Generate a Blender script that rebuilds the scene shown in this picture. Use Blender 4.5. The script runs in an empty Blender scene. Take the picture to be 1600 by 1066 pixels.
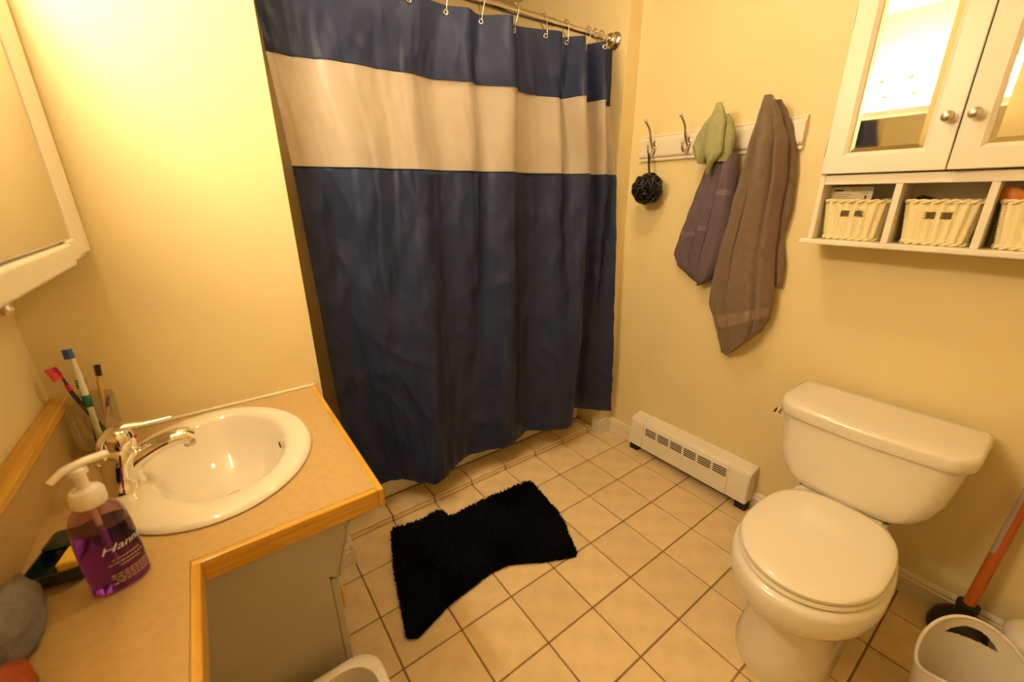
import bpy, bmesh, math, random
from mathutils import Vector, Matrix, noise
random.seed(7)
S = 0.208                      # one floor-tile pitch in metres; geometry below is written in pitches
PI = math.pi
C = bpy.context.scene.collection
scene = bpy.context.scene

# ---------------------------------------------------------------- camera, world, exposure
cam_d = bpy.data.cameras.new('camera'); cam = bpy.data.objects.new('camera', cam_d); C.objects.link(cam)
right = Vector((0.80677631, -0.59080955, -0.00748728))
down = Vector((-0.20135855, -0.26300642, -0.94354775))
fwd = Vector((0.55548782, 0.7627396, -0.33115191))
cam.matrix_world = Matrix(((right.x, -down.x, -fwd.x, -3.14583*S), (right.y, -down.y, -fwd.y, -3.39990*S),
                           (right.z, -down.z, -fwd.z, 6.67777*S), (0, 0, 0, 1)))
cam_d.sensor_width = 36; cam_d.lens = 647.0/1600*36
cam_d.clip_start = 0.02; cam_d.clip_end = 50
cam_d.dof.use_dof = True; cam_d.dof.focus_distance = 1.75; cam_d.dof.aperture_fstop = 3.2
scene.camera = cam
world = bpy.data.worlds.new('world'); scene.world = world; world.use_nodes = True
world.node_tree.nodes['Background'].inputs[0].default_value = (1, .8, .5, 1)
world.node_tree.nodes['Background'].inputs[1].default_value = 0.02
scene.view_settings.view_transform = 'Standard'; scene.view_settings.look = 'None'
scene.view_settings.gamma = 1; scene.view_settings.use_curve_mapping = False
scene.view_settings.exposure = 0.0
BULB = 85.0                    # strength of the four globe bulbs of the vanity light
CEIL = 80.0                    # strength of the small ceiling dome
BULB_COL = (1.0, 0.83, 0.60)

# ---------------------------------------------------------------- materials
def mat(name, col, rough=0.5, metal=0, var=0.0, vscale=8, bump=0, bscale=60, spec=0.5, trans=0, ior=1.45,
        alpha=1, coat=0, sheen=0, rand=0.0, stretch=None, col2=None, detail=3, emis=None, estr=0):
    m = bpy.data.materials.new(name); m.use_nodes = True
    nt = m.node_tree; b = nt.nodes['Principled BSDF']
    b.inputs['Base Color'].default_value = (*col, 1); b.inputs['Roughness'].default_value = rough
    b.inputs['Metallic'].default_value = metal; b.inputs['Specular IOR Level'].default_value = spec
    b.inputs['Transmission Weight'].default_value = trans; b.inputs['IOR'].default_value = ior
    b.inputs['Alpha'].default_value = alpha; b.inputs['Coat Weight'].default_value = coat
    b.inputs['Coat Roughness'].default_value = 0.08
    b.inputs['Sheen Weight'].default_value = sheen
    if emis:
        b.inputs['Emission Color'].default_value = (*emis, 1); b.inputs['Emission Strength'].default_value = estr
    tc = nt.nodes.new('ShaderNodeTexCoord'); mp = nt.nodes.new('ShaderNodeMapping')
    nt.links.new(tc.outputs['Object'], mp.inputs[0])
    if stretch: mp.inputs['Scale'].default_value = stretch
    if var or rand or col2:
        n = nt.nodes.new('ShaderNodeTexNoise'); n.inputs['Scale'].default_value = vscale
        n.inputs['Detail'].default_value = detail + 1
        nt.links.new(mp.outputs[0], n.inputs['Vector'])
        mix = nt.nodes.new('ShaderNodeMix'); mix.data_type = 'RGBA'
        c2 = col2 if col2 else tuple(max(0, c*(1-var)) for c in col)
        mix.inputs[6].default_value = (*col, 1); mix.inputs[7].default_value = (*c2, 1)
        rmp = nt.nodes.new('ShaderNodeMapRange'); rmp.inputs[1].default_value = .35; rmp.inputs[2].default_value = .68
        nt.links.new(n.outputs[0], rmp.inputs[0]); nt.links.new(rmp.outputs[0], mix.inputs[0])
        out = mix.outputs[2]
        if rand:
            oi = nt.nodes.new('ShaderNodeObjectInfo'); hs = nt.nodes.new('ShaderNodeHueSaturation')
            mr = nt.nodes.new('ShaderNodeMapRange'); mr.inputs[3].default_value = 1-rand; mr.inputs[4].default_value = 1+rand
            nt.links.new(oi.outputs['Random'], mr.inputs[0]); nt.links.new(mr.outputs[0], hs.inputs['Value'])
            nt.links.new(out, hs.inputs['Color']); out = hs.outputs[0]
        nt.links.new(out, b.inputs['Base Color'])
    if bump:
        n2 = nt.nodes.new('ShaderNodeTexNoise'); n2.inputs['Scale'].default_value = bscale; n2.inputs['Detail'].default_value = detail
        bp = nt.nodes.new('ShaderNodeBump'); bp.inputs['Strength'].default_value = bump; bp.inputs['Distance'].default_value = 0.004
        nt.links.new(mp.outputs[0], n2.inputs['Vector']); nt.links.new(n2.outputs[0], bp.inputs['Height'])
        nt.links.new(bp.outputs[0], b.inputs['Normal'])
    return m

M = {}
M['wall'] = mat('cream_wall_paint', (.83, .69, .36), .42, bump=.10, bscale=90, var=.03, vscale=3, spec=.4)
M['ceiling'] = mat('ceiling_paint', (.82, .66, .36), .8)
M['trim'] = mat('white_trim_paint', (.80, .72, .56), .35, bump=.05, bscale=60)
M['tile'] = mat('beige_floor_tile', (.83, .63, .345), .38, var=.13, vscale=14, bump=.12, bscale=55, rand=.05, detail=6, spec=.35)
M['grout'] = mat('brown_grout', (.36, .22, .10), .9, var=.35, vscale=20, bump=.3, bscale=250)
M['laminate'] = mat('tan_laminate', (.54, .365, .145), .33, var=.08, vscale=60, spec=.4)
M['oak'] = mat('honey_oak', (.58, .31, .06), .35, stretch=(1, 1, 1), col2=(.42, .20, .03), vscale=30, bump=.08, bscale=120, coat=.3)
M['oak_y'] = mat('honey_oak_grain', (.72, .40, .045), .35, stretch=(18, 1.2, 18), col2=(.56, .29, .025), vscale=6, bump=.1, bscale=20, coat=.3)
M['oak_x'] = mat('honey_oak_cross', (.72, .40, .045), .35, stretch=(1.2, 18, 18), col2=(.56, .29, .025), vscale=6, bump=.1, bscale=20, coat=.3)
M['caulk'] = mat('caulk', (.80, .72, .52), .5, bump=.4, bscale=120)
M['vanity'] = mat('grey_painted_wood', (.50, .46, .38), .38, var=.05, vscale=10)
M['porcelain'] = mat('porcelain', (.84, .77, .62), .09, coat=.5, spec=.6)
M['toilet'] = mat('toilet_china', (.84, .77, .62), .12, coat=.4, spec=.6)
M['seat'] = mat('toilet_seat_plastic', (.86, .79, .62), .18, coat=.2)
M['chrome'] = mat('chrome', (.85, .82, .78), .07, metal=1)
M['nickel'] = mat('brushed_nickel', (.60, .55, .48), .25, metal=1)
M['mirror'] = mat('mirror_silver', (.90, .90, .86), .015, metal=1)
M['blue'] = mat('navy_polyester', (.017, .026, .070), .52, spec=.35, bump=.9, bscale=9, var=.15, vscale=5, stretch=(1, 1, .45), detail=2)
def crumple(m, strength):
    nt = m.node_tree; b = nt.nodes['Principled BSDF']; old = [n for n in nt.nodes if n.bl_idname == 'ShaderNodeBump'][0]
    tc = nt.nodes.new('ShaderNodeTexCoord'); nz = nt.nodes.new('ShaderNodeTexNoise'); nz.inputs['Scale'].default_value = 4
    ad = nt.nodes.new('ShaderNodeVectorMath'); ad.operation = 'ADD'; mp = nt.nodes.new('ShaderNodeMapping'); mp.inputs['Scale'].default_value = (6, 6, 3.2); mp.inputs['Rotation'].default_value = (0, .35, 0)
    vo = nt.nodes.new('ShaderNodeTexVoronoi'); vo.feature = 'SMOOTH_F1'; vo.inputs['Scale'].default_value = 1.6
    nt.links.new(tc.outputs['Object'], mp.inputs[0]); nt.links.new(tc.outputs['Object'], nz.inputs['Vector'])
    nt.links.new(mp.outputs[0], ad.inputs[0]); nt.links.new(nz.outputs['Color'], ad.inputs[1]); nt.links.new(ad.outputs[0], vo.inputs['Vector'])
    bp = nt.nodes.new('ShaderNodeBump'); bp.inputs['Strength'].default_value = strength; bp.inputs['Distance'].default_value = .018
    nt.links.new(vo.outputs['Distance'], bp.inputs['Height']); nt.links.new(old.outputs[0], bp.inputs['Normal']); nt.links.new(bp.outputs[0], b.inputs['Normal'])
crumple(M['blue'], .55)
M['blue_hem'] = mat('navy_hem', (.011, .021, .06), .5, bump=.2, bscale=200)
M['white_plastic'] = mat('white_plastic', (.84, .78, .66), .3)
M['cabinet'] = mat('white_cabinet_paint', (.84, .77, .63), .33)
M['heater'] = mat('heater_enamel', (.85, .78, .62), .33)
M['dark'] = mat('dark_void', (.03, .018, .008), .9)
M['black_rug'] = mat('black_chenille', (.006, .0055, .006), .95, spec=.05)
M['black_backing'] = mat('black_backing', (.008, .007, .007), .9)
M['brown_towel'] = mat('brown_terry', (.225, .150, .088), .95, var=.15, vscale=45, bump=1.0, bscale=420, sheen=.2)
M['brown_band'] = mat('brown_towel_band', (.27, .185, .12), .8, bump=.4, bscale=300)
M['purple_towel'] = mat('plum_terry', (.155, .105, .135), .95, var=.2, vscale=25, bump=.7, bscale=420, sheen=.15)
M['purple_band'] = mat('plum_towel_band', (.20, .14, .165), .85, bump=.4, bscale=300)
M['green_cloth'] = mat('sage_cloth', (.42, .42, .20), .95, var=.12, vscale=40, bump=.9, bscale=330)
M['grey_cloth'] = mat('grey_blue_terry', (.22, .205, .185), .95, var=.35, vscale=18, bump=.8, bscale=300)
M['loofah'] = mat('black_mesh', (.012, .009, .006), .32, spec=.6)
M['wicker'] = mat('cream_wicker', (.88, .76, .44), .6)
M['pipe_black'] = mat('black_rubber', (.012, .010, .009), .45)
M['orange_wood'] = mat('orange_wood_handle', (.55, .13, .015), .4, var=.25, vscale=12, stretch=(8, 8, .6))
M['label_grey'] = mat('grey_label', (.40, .36, .30), .6)
M['ink'] = mat('dark_ink', (.06, .04, .03), .7)
M['ink_soft'] = mat('faded_ink', (.45, .33, .20), .7)
M['paper'] = mat('cream_card', (.80, .72, .55), .7)
M['dish'] = mat('dark_green_plastic', (.008, .022, .014), .25)
M['sponge'] = mat('yellow_sponge', (.85, .55, .05), .8, bump=.4, bscale=200)
M['red_plastic'] = mat('orange_red_leather', (.33, .06, .008), .5)
M['soap_pump'] = mat('pump_plastic', (.86, .80, .72), .28)
M['pink'] = mat('pink_bristles', (.85, .02, .09), .6)
M['black_plastic'] = mat('black_plastic', (.012, .01, .012), .3)
M['white_handle'] = mat('white_brush_handle', (.80, .78, .70), .3)
M['orange_plastic'] = mat('orange_plastic', (.80, .16, .02), .4)
M['blue_plastic'] = mat('blue_plastic', (.05, .12, .40), .5)
M['green_plastic'] = mat('green_plastic', (.0, .16, .09), .4)
M['bamboo'] = mat('bamboo', (.72, .44, .12), .5)
M['purple_plastic'] = mat('violet_plastic', (.12, .08, .45), .4)
M['brush_orange'] = mat('orange_lacquer', (.75, .24, .03), .35)
M['bin'] = mat('cream_bin_plastic', (.74, .66, .52), .38)
M['bulb'] = mat('lit_bulb', (1, 1, 1), .3, emis=BULB_COL, estr=BULB)
M['dome'] = mat('lit_opal_glass', (1, 1, 1), .3, emis=BULB_COL, estr=CEIL)
M['old_mirror'] = mat('aged_mirror', (.60, .56, .46), .06, metal=1)
M['print_white'] = mat('white_print', (.85, .75, .85), .5)

def glass(name, col, rough=.02, ior=1.45):
    m = mat(name, col, rough, trans=1, ior=ior); return m
def thin_glass(name, col, refl=1.45):
    m = bpy.data.materials.new(name); m.use_nodes = True; nt = m.node_tree
    out = nt.nodes['Material Output']; nt.nodes.remove(nt.nodes['Principled BSDF'])
    tr = nt.nodes.new('ShaderNodeBsdfTransparent'); tr.inputs[0].default_value = (*col, 1)
    g = nt.nodes.new('ShaderNodeBsdfGlossy'); g.inputs['Roughness'].default_value = .03
    lw = nt.nodes.new('ShaderNodeLayerWeight'); lw.inputs['Blend'].default_value = .25
    fr = nt.nodes.new('ShaderNodeMapRange'); fr.inputs[3].default_value = .03; fr.inputs[4].default_value = .55
    nt.links.new(lw.outputs['Facing'], fr.inputs[0])
    mx = nt.nodes.new('ShaderNodeMixShader'); nt.links.new(fr.outputs[0], mx.inputs[0])
    nt.links.new(tr.outputs[0], mx.inputs[1]); nt.links.new(g.outputs[0], mx.inputs[2]); nt.links.new(mx.outputs[0], out.inputs[0])
    return m
M['glass'] = thin_glass('clear_glass', (.93, .92, .86), 1.5)
M['soap'] = glass('purple_soap', (.22, .035, .55), .04, 1.35)
M['clear_plastic'] = thin_glass('clear_plastic', (.72, .50, .55), 1.4)

def sheer(name, col, alpha, transl):
    m = bpy.data.materials.new(name); m.use_nodes = True; nt = m.node_tree
    out = nt.nodes['Material Output']; nt.nodes.remove(nt.nodes['Principled BSDF'])
    d = nt.nodes.new('ShaderNodeBsdfDiffuse'); t = nt.nodes.new('ShaderNodeBsdfTranslucent'); tr = nt.nodes.new('ShaderNodeBsdfTransparent')
    g = nt.nodes.new('ShaderNodeBsdfGlossy'); g.inputs['Roughness'].default_value = .45
    nz = nt.nodes.new('ShaderNodeTexNoise'); nz.inputs['Scale'].default_value = 22; nz.inputs['Detail'].default_value = 8
    tc = nt.nodes.new('ShaderNodeTexCoord'); nt.links.new(tc.outputs['Object'], nz.inputs['Vector'])
    cr = nt.nodes.new('ShaderNodeMix'); cr.data_type = 'RGBA'
    cr.inputs[6].default_value = (*[c*.86 for c in col], 1); cr.inputs[7].default_value = (*col, 1)
    nt.links.new(nz.outputs[0], cr.inputs[0])
    nt.links.new(cr.outputs[2], d.inputs[0]); nt.links.new(cr.outputs[2], t.inputs[0])
    m1 = nt.nodes.new('ShaderNodeMixShader'); m1.inputs[0].default_value = transl
    nt.links.new(d.outputs[0], m1.inputs[1]); nt.links.new(t.outputs[0], m1.inputs[2])
    m3 = nt.nodes.new('ShaderNodeMixShader'); m3.inputs[0].default_value = .06
    nt.links.new(m1.outputs[0], m3.inputs[1]); nt.links.new(g.outputs[0], m3.inputs[2])
    m2 = nt.nodes.new('ShaderNodeMixShader'); m2.inputs[0].default_value = alpha
    nt.links.new(tr.outputs[0], m2.inputs[1]); nt.links.new(m3.outputs[0], m2.inputs[2]); nt.links.new(m2.outputs[0], out.inputs[0])
    return m
M['mesh_band'] = sheer('sheer_mesh_fabric', (.72, .62, .47), .80, .25)
M['liner'] = sheer('frosted_liner', (.70, .56, .36), .72, .35)

# ---------------------------------------------------------------- object helpers
ORI = {}
def origin_of(o):
    return ORI.get(o.name, Vector((0, 0, 0))) if o else Vector((0, 0, 0))
def obj(name, bm, m, parent=None, origin=None, smooth=False, mats=None, recalc=True):
    """bm is in tile pitches, world placed; becomes one mesh object"""
    if recalc: bmesh.ops.recalc_face_normals(bm, faces=bm.faces[:])
    o3 = Vector(origin) if origin is not None else (origin_of(parent) if parent else None)
    if o3 is None:
        zs = [v.co for v in bm.verts]
        o3 = Vector((sum(v.x for v in zs)/len(zs), sum(v.y for v in zs)/len(zs), min(v.z for v in zs)))
    for v in bm.verts: v.co = (v.co-o3)*S
    me = bpy.data.meshes.new(name); bm.to_mesh(me); bm.free()
    if smooth is not False:
        me.polygons.foreach_set('use_smooth', [True]*len(me.polygons))
        if smooth is not True: me.set_sharp_from_angle(angle=math.radians(smooth))
    o = bpy.data.objects.new(name, me); C.objects.link(o)
    for x in (mats or [m]): me.materials.append(x)
    ORI[o.name] = o3
    if parent:
        o.parent = parent; o.location = (o3-origin_of(parent))*S
    else: o.location = o3*S
    return o
def tag(o, label=None, cat=None, group=None, kind=None):
    if label: o['label'] = label
    if cat: o['category'] = cat
    if group: o['group'] = group
    if kind: o['kind'] = kind
    return o
def thing(name, loc, label, cat, group=None):
    o = bpy.data.objects.new(name, None); C.objects.link(o); o.empty_display_size = .05
    o.location = Vector(loc)*S; ORI[o.name] = Vector(loc)
    return tag(o, label, cat, group)
def struct(name, bm, m, smooth=False):
    return tag(obj(name, bm, m, smooth=smooth), kind='structure')

def box(bm, a, b, bev=0, seg=2):
    a = Vector(a); b = Vector(b)
    r = bmesh.ops.create_cube(bm, size=1)
    for v in r['verts']:
        v.co = Vector(((a.x+b.x)/2+v.co.x*(b.x-a.x), (a.y+b.y)/2+v.co.y*(b.y-a.y), (a.z+b.z)/2+v.co.z*(b.z-a.z)))
    if bev:
        es = list({e for v in r['verts'] for e in v.link_edges})
        bmesh.ops.bevel(bm, geom=es, offset=bev, segments=seg, profile=.5, affect='EDGES')
    return bm
def bx(a, b, bev=0, seg=2): return box(bmesh.new(), a, b, bev, seg)
def loft(bm, rings, cap0=True, cap1=True, closed=True):
    vs = [[bm.verts.new(p) for p in r] for r in rings]
    n = len(rings[0])
    for i in range(len(vs)-1):
        for j in range(n if closed else n-1):
            k = (j+1) % n
            bm.faces.new((vs[i][j], vs[i][k], vs[i+1][k], vs[i+1][j]))
    if cap0: bm.faces.new(vs[0][::-1])
    if cap1: bm.faces.new(vs[-1])
    return vs
def lathe(bm, prof, c, n=32, axis='z', cap0=True, cap1=True):
    """prof: (radius, height) pairs"""
    rings = []
    for r, h in prof:
        ring = []
        for i in range(n):
            a = 2*PI*i/n; u = r*math.cos(a); w = r*math.sin(a)
            if axis == 'z': p = (c[0]+u, c[1]+w, c[2]+h)
            elif axis == 'x': p = (c[0]+h, c[1]+u, c[2]+w)
            else: p = (c[0]+u, c[1]+h, c[2]+w)
            ring.append(p)
        rings.append(ring)
    loft(bm, rings, cap0, cap1); return bm
def catmull(pts, n):
    """pts list of tuples -> smooth resampled list"""
    P = [Vector(p) for p in pts]; out = []
    for i in range(len(P)-1):
        p0 = P[max(i-1, 0)]; p1 = P[i]; p2 = P[i+1]; p3 = P[min(i+2, len(P)-1)]
        for k in range(n):
            t = k/n; t2 = t*t; t3 = t2*t
            out.append(.5*((2*p1)+(-p0+p2)*t+(2*p0-5*p1+4*p2-p3)*t2+(-p0+3*p1-3*p2+p3)*t3))
    out.append(P[-1]); return out
def tube(bm, pts, r, n=10, caps=True, flat=1.0, up=(0, 0, 1)):
    """r: radius or list; flat scales the second axis"""
    pts = [Vector(p) for p in pts]; rings = []; up = Vector(up)
    side = None
    for i, p in enumerate(pts):
        t = (pts[min(i+1, len(pts)-1)]-pts[max(i-1, 0)])
        if t.length < 1e-9: t = Vector((0, 0, 1))
        t.normalize()
        if side is None:
            side = t.cross(up)
            if side.length < 1e-3: side = t.cross(Vector((1, 0, 0)))
        else: side = side - t*side.dot(t)
        side.normalize(); w = t.cross(side).normalized()
        rr = r[i] if isinstance(r, (list, tuple)) else r
        rings.append([p+side*rr*math.cos(2*PI*k/n)+w*rr*flat*math.sin(2*PI*k/n) for k in range(n)])
    loft(bm, rings, caps, caps); return bm
def sphere(bm, c, r, u=20, v=12, sc=(1, 1, 1)):
    q = bmesh.ops.create_uvsphere(bm, u_segments=u, v_segments=v, radius=1)
    for x in q['verts']: x.co = Vector(c)+Vector((x.co.x*r*sc[0], x.co.y*r*sc[1], x.co.z*r*sc[2]))
    return bm
def prism(bm, poly, f, d0, d1):
    """poly 2D outline, f(u,v,d)->xyz"""
    loft(bm, [[f(u, v, d0) for u, v in poly], [f(u, v, d1) for u, v in poly]]); return bm
def sgn(x): return -1 if x < 0 else 1

# ================================================================ room shell
XL, XR, YS, YF, ZC = -5.0, 5.67, 3.44, -5.4, 11.7
AX0, AX1, AYB = -2.04, 5.22, 8.45       # tub alcove
w = M['wall']
struct('wall_left', bx((XL-.5, YF-.5, -.3), (XL, YS, ZC)), w)
struct('wall_back', bx((XL-.5, YS, -.3), (AX0, YS+.5, ZC), .012), w)
struct('wall_right', bx((XR, YF-.5, -.3), (XR+.6, 3.74, ZC)), w)
struct('wall_front', bx((XL, YF-.5, -.3), (XR, YF, ZC)), w)
struct('wall_alcove_left', bx((AX0-.5, YS+.5, -.3), (AX0, AYB, ZC)), w)
struct('wall_alcove_back', bx((AX0-.5, AYB, -.3), (XR+.6, AYB+.4, ZC)), w)
struct('wall_alcove_right', bx((AX1+.02, 3.74, -.3), (XR+.6, AYB, ZC), .012), w)
struct('ceiling', bx((XL-.5, YF-.5, ZC), (XR+.6, AYB+.4, ZC+.3)), M['ceiling'])

floor = struct('floor', bx((XL, YF, -.3), (XR, 4.85, -.022)), M['grout'])
g = .013
def tile_bm(x0, y0, x1, y1, z0=-.06, z1=0.0):
    return bx((x0, y0, z0), (x1, y1, z1), .009, 1)
full = None
for i in range(-6, 7):
    for j in range(-6, 5):
        x0, x1 = max(i, XL)+g, min(i+1, XR)-g
        y0, y1 = max(j, YF)+g, min(j+1, 3.995)-g
        if x1-x0 < .05 or y1-y0 < .05: continue
        whole = x1-x0 > .96 and y1-y0 > .95
        if whole and full:
            o = full.copy(); C.objects.link(o)
            o.parent = floor; o.location = (Vector((i, j, 0))-origin_of(floor))*S
        else:
            o = obj('tile', tile_bm(x0, y0, x1, y1), M['tile'], floor, origin=(i, j, 0))
            if whole and y1 > 0 and False: pass
            if whole and not full: full = o
        o.location.z += random.uniform(-.0004, .0004)

# raised tiled ledge in front of the tub
ledge = struct('trim_1', bx((AX0+.02, 4.03, -.02), (AX1-.02, 4.62, .12)), M['grout'])
for i in range(-3, 6):
    x0, x1 = max(i, AX0+.02)+g, min(i+1, AX1-.03)-g
    if x1-x0 < .05: continue
    obj('tile', bx((x0, 4.0, .09), (x1, 4.61, .145), .012, 1), M['tile'], ledge)
    obj('tile', bx((x0+.004, 3.985, .0), (x1-.004, 4.035, .078), .008, 1), M['tile'], ledge)

# baseboards with a small bead on top
def base_run(name, a, b, nx, ny, h=.43, t=.075):
    """a,b: floor points on the wall face, (nx,ny) into the room"""
    prof = [(0, 0), (t, 0), (t, h*.72), (t*.7, h*.78), (t*.75, h*.86), (t*.35, h*.97), (0, h)]
    bm = bmesh.new()
    loft(bm, [[(p[0]+nx*u, p[1]+ny*u, v) for u, v in prof] for p in (a, b)])
    return struct(name, bm, M['trim'])
base_run('baseboard_right', (XR, YF), (XR, 3.74), -1, 0)
base_run('baseboard_left', (XL, YF), (XL, .4), 1, 0)
base_run('baseboard_front', (XL, YF), (XR, YF), 0, 1)
base_run('baseboard_back', (-2.6, YS), (AX0, YS), 0, -1, h=.46, t=.1)
base_run('baseboard_alcove_left', (AX0, YS-.102), (AX0, 4.0), 1, 0, h=.462)
base_run('baseboard_alcove_right', (AX1+.02, 3.74), (XR, 3.74), 0, -1, t=.075, h=.45)
base_run('baseboard_alcove_end', (AX1+.02, 3.663), (AX1+.02, 3.99), -1, 0, t=.077, h=.452)

# ================================================================ bathtub
tub = thing('bathtub', (1.6, 6.6, 0), 'white bathtub standing behind the blue shower curtain', 'bathtub')
def rrect(x0, y0, x1, y1, r, z, n=6):
    out = []
    for cx, cy, a0 in ((x1-r, y1-r, 0), (x0+r, y1-r, 90), (x0+r, y0+r, 180), (x1-r, y0+r, 270)):
        for k in range(n+1):
            a = math.radians(a0+90*k/n); out.append((cx+r*math.cos(a), cy+r*math.sin(a), z))
    return out
bm = bmesh.new()
X0, X1, Y0, Y1 = AX0+.03, AX1-.0, 4.57, AYB-.02
loft(bm, [rrect(X0, Y0+.06, X1, Y1, .05, .0), rrect(X0, Y0+.06, X1, Y1, .05, 1.62), rrect(X0, Y0+.0, X1, Y1, .05, 1.68), rrect(X0, Y0, X1, Y1, .06, 1.8),
          rrect(X0+.03, Y0+.03, X1-.03, Y1-.03, .08, 1.83), rrect(X0+.35, Y0+.33, X1-.35, Y1-.3, .5, 1.83),
          rrect(X0+.42, Y0+.4, X1-.42, Y1-.38, .5, 1.76), rrect(X0+.7, Y0+.6, X1-.65, Y1-.6, .55, .45),
          rrect(X0+.95, Y0+.85, X1-.9, Y1-.85, .55, .32)], True, True)
obj('basin', bm, M['porcelain'], tub, smooth=35)
q = obj('caulk_line', bx((X0, 4.60, .14), (X1, 4.632, .165)), M['grout'], tub); q['label'] = 'dirty brown caulk line along the tub foot'
dr = bmesh.new(); lathe(dr, [(.12, 0), (.12, .02), (.09, .03)], (X1-1.3, 6.6, .33)); obj('drain', dr, M['chrome'], tub, smooth=30)

# ================================================================ curtain rod, rings, curtain, liner
RY, RZ, RR = 4.07, 9.93, .062
rod = thing('curtain_rod', (1.6, RY, RZ), 'metal tension rod carrying the navy shower curtain', 'curtain rod')
bm = bmesh.new(); tube(bm, [(AX0+.02, RY, RZ), (3.4, RY, RZ)], RR*1.12, 20); obj('outer_tube', bm, M['nickel'], rod, smooth=40)
bm = bmesh.new(); tube(bm, [(3.38, RY, RZ), (AX1, RY, RZ)], RR*.93, 20); obj('inner_tube', bm, M['nickel'], rod, smooth=40)
for x, d in ((AX1+.018, -1), (AX0, 1)):
    bm = bmesh.new()
    lathe(bm, [(.17, 0), (.175, d*.035), (.15, d*.07), (.11, d*.09), (.125, d*.14), (.12, d*.20), (.075, d*.22), (.075, d*.27)], (x, RY, RZ), 28, 'x')
    obj('end_flange', bm, M['nickel'], rod, smooth=40)

TT = [0, .08, .16, .24, .31, .38, .45, .51, .57, .63, .69, .74, .78, .84, .88, .92, .96, 1.0]
LV = {
 9.72: [(-1.94,4.1),(-1.45,3.97),(-.8,3.96),(-.1,3.97),(.45,4.03),(.97,4.1),(1.35,3.97),(1.67,4.1),(2.14,3.80),(2.43,4.12),(2.95,4.02),(3.42,3.86),(3.60,4.1),(3.98,3.77),(4.3,4.13),(4.56,3.75),(4.75,4.14),(5.05,3.98)],
 8.60: [(-1.91,4.0),(-1.5,4.06),(-.98,3.92),(-.3,3.98),(.15,3.95),(.65,4.1),(1.25,3.92),(1.55,3.99),(2.1,3.75),(2.45,4.0),(2.9,4.03),(3.4,3.86),(3.55,4.0),(3.75,3.47),(4.2,3.94),(4.36,3.5),(4.75,3.95),(5.0,3.9)],
 7.12: [(-1.82,4.04),(-1.35,4.05),(-.8,3.9),(-.25,3.97),(.2,3.88),(.7,4.04),(1.25,3.9),(1.6,4.0),(2.1,3.76),(2.5,4.03),(3.0,4.0),(3.45,3.80),(3.7,3.95),(4.1,3.6),(4.5,3.97),(4.75,3.66),(4.97,3.95),(5.15,3.75)],
 4.2:  [(-1.74,4.08),(-1.28,4.17),(-.85,3.95),(-.35,3.88),(.12,3.68),(.55,3.95),(1.05,3.93),(1.5,4.0),(2.0,3.68),(2.45,3.98),(2.9,4.03),(3.32,3.74),(3.68,3.66),(4.0,3.5),(4.5,4.05),(4.78,3.8),(5.02,3.8),(5.22,3.55)],
 0.85: [(-1.66,4.12),(-1.14,4.27),(-.73,4.17),(-.42,3.84),(-.1,3.56),(.35,3.77),(.8,4.02),(1.35,3.95),(1.89,3.76),(2.3,3.88),(2.72,4.02),(3.2,3.70),(3.58,3.52),(3.92,3.58),(4.5,4.22),(4.78,4.02),(5.05,3.7),(5.32,3.40)],
}
ZL = sorted(LV, reverse=True)
def cr1(p0, p1, p2, p3, t0, t1, t2, t3, t):
    m1 = (p2-p0)*((t2-t1)/(t2-t0)) if t2 != t0 else Vector((0, 0)); m2 = (p3-p1)*((t2-t1)/(t3-t1)) if t3 != t1 else Vector((0, 0))
    u = (t-t1)/(t2-t1); u2 = u*u; u3 = u2*u
    return p1*(2*u3-3*u2+1)+m1*(u3-2*u2+u)+p2*(-2*u3+3*u2)+m2*(u3-u2)
def curve_at(z0, t):
    L = LV[z0]; i = 0
    while i < len(TT)-2 and t > TT[i+1]: i += 1
    a = max(i-1, 0); d = min(i+2, len(TT)-1)
    return cr1(Vector(L[a]), Vector(L[i]), Vector(L[i+1]), Vector(L[d]), TT[a], TT[i], TT[i+1], TT[d], t)
def curtain_pt(t, z):
    z_ = min(max(z, ZL[-1]), ZL[0]); k = 0
    while k < len(ZL)-2 and z_ < ZL[k+1]: k += 1
    a = max(k-1, 0); d = min(k+2, len(ZL)-1)
    P = cr1(curve_at(ZL[a], t), curve_at(ZL[k], t), curve_at(ZL[k+1], t), curve_at(ZL[d], t), -ZL[a], -ZL[k], -ZL[k+1], -ZL[d], -z_)
    # small creases in the cloth
    fall = min(1, max(0, (9.7-z)/.8))
    n1 = noise.noise(Vector((t*9+z*.55, z*.5, 1.7)))
    n2 = noise.noise(Vector((t*26-z*.9, z*1.1, 5.1)))
    n3 = 1-abs(noise.noise(Vector((t*14+z*1.3, z*.9-t*6, 9.3))))*2
    n4 = noise.noise(Vector((t*60+z*2.2, z*3.1-t*20, 2.2)))
    w5 = (t*19+.55*noise.noise(Vector((t*4, z*.45, 6.6)))+.10*(z-5)) % 1; tri = (1-w5/.78 if w5 < .78 else (w5-.78)/.22)-.5
    a5 = .028*(.5+.9*max(0, noise.noise(Vector((t*7, z*.3, 11)))+.3))
    amp = .45 if z > 7.1 and z < 8.6 else 1.0
    return Vector((P.x, P.y-fall*amp*(.055*n1+.032*n2+.040*max(0, n3-.25)+.012*n4)-fall*amp*a5*tri, z))
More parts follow.
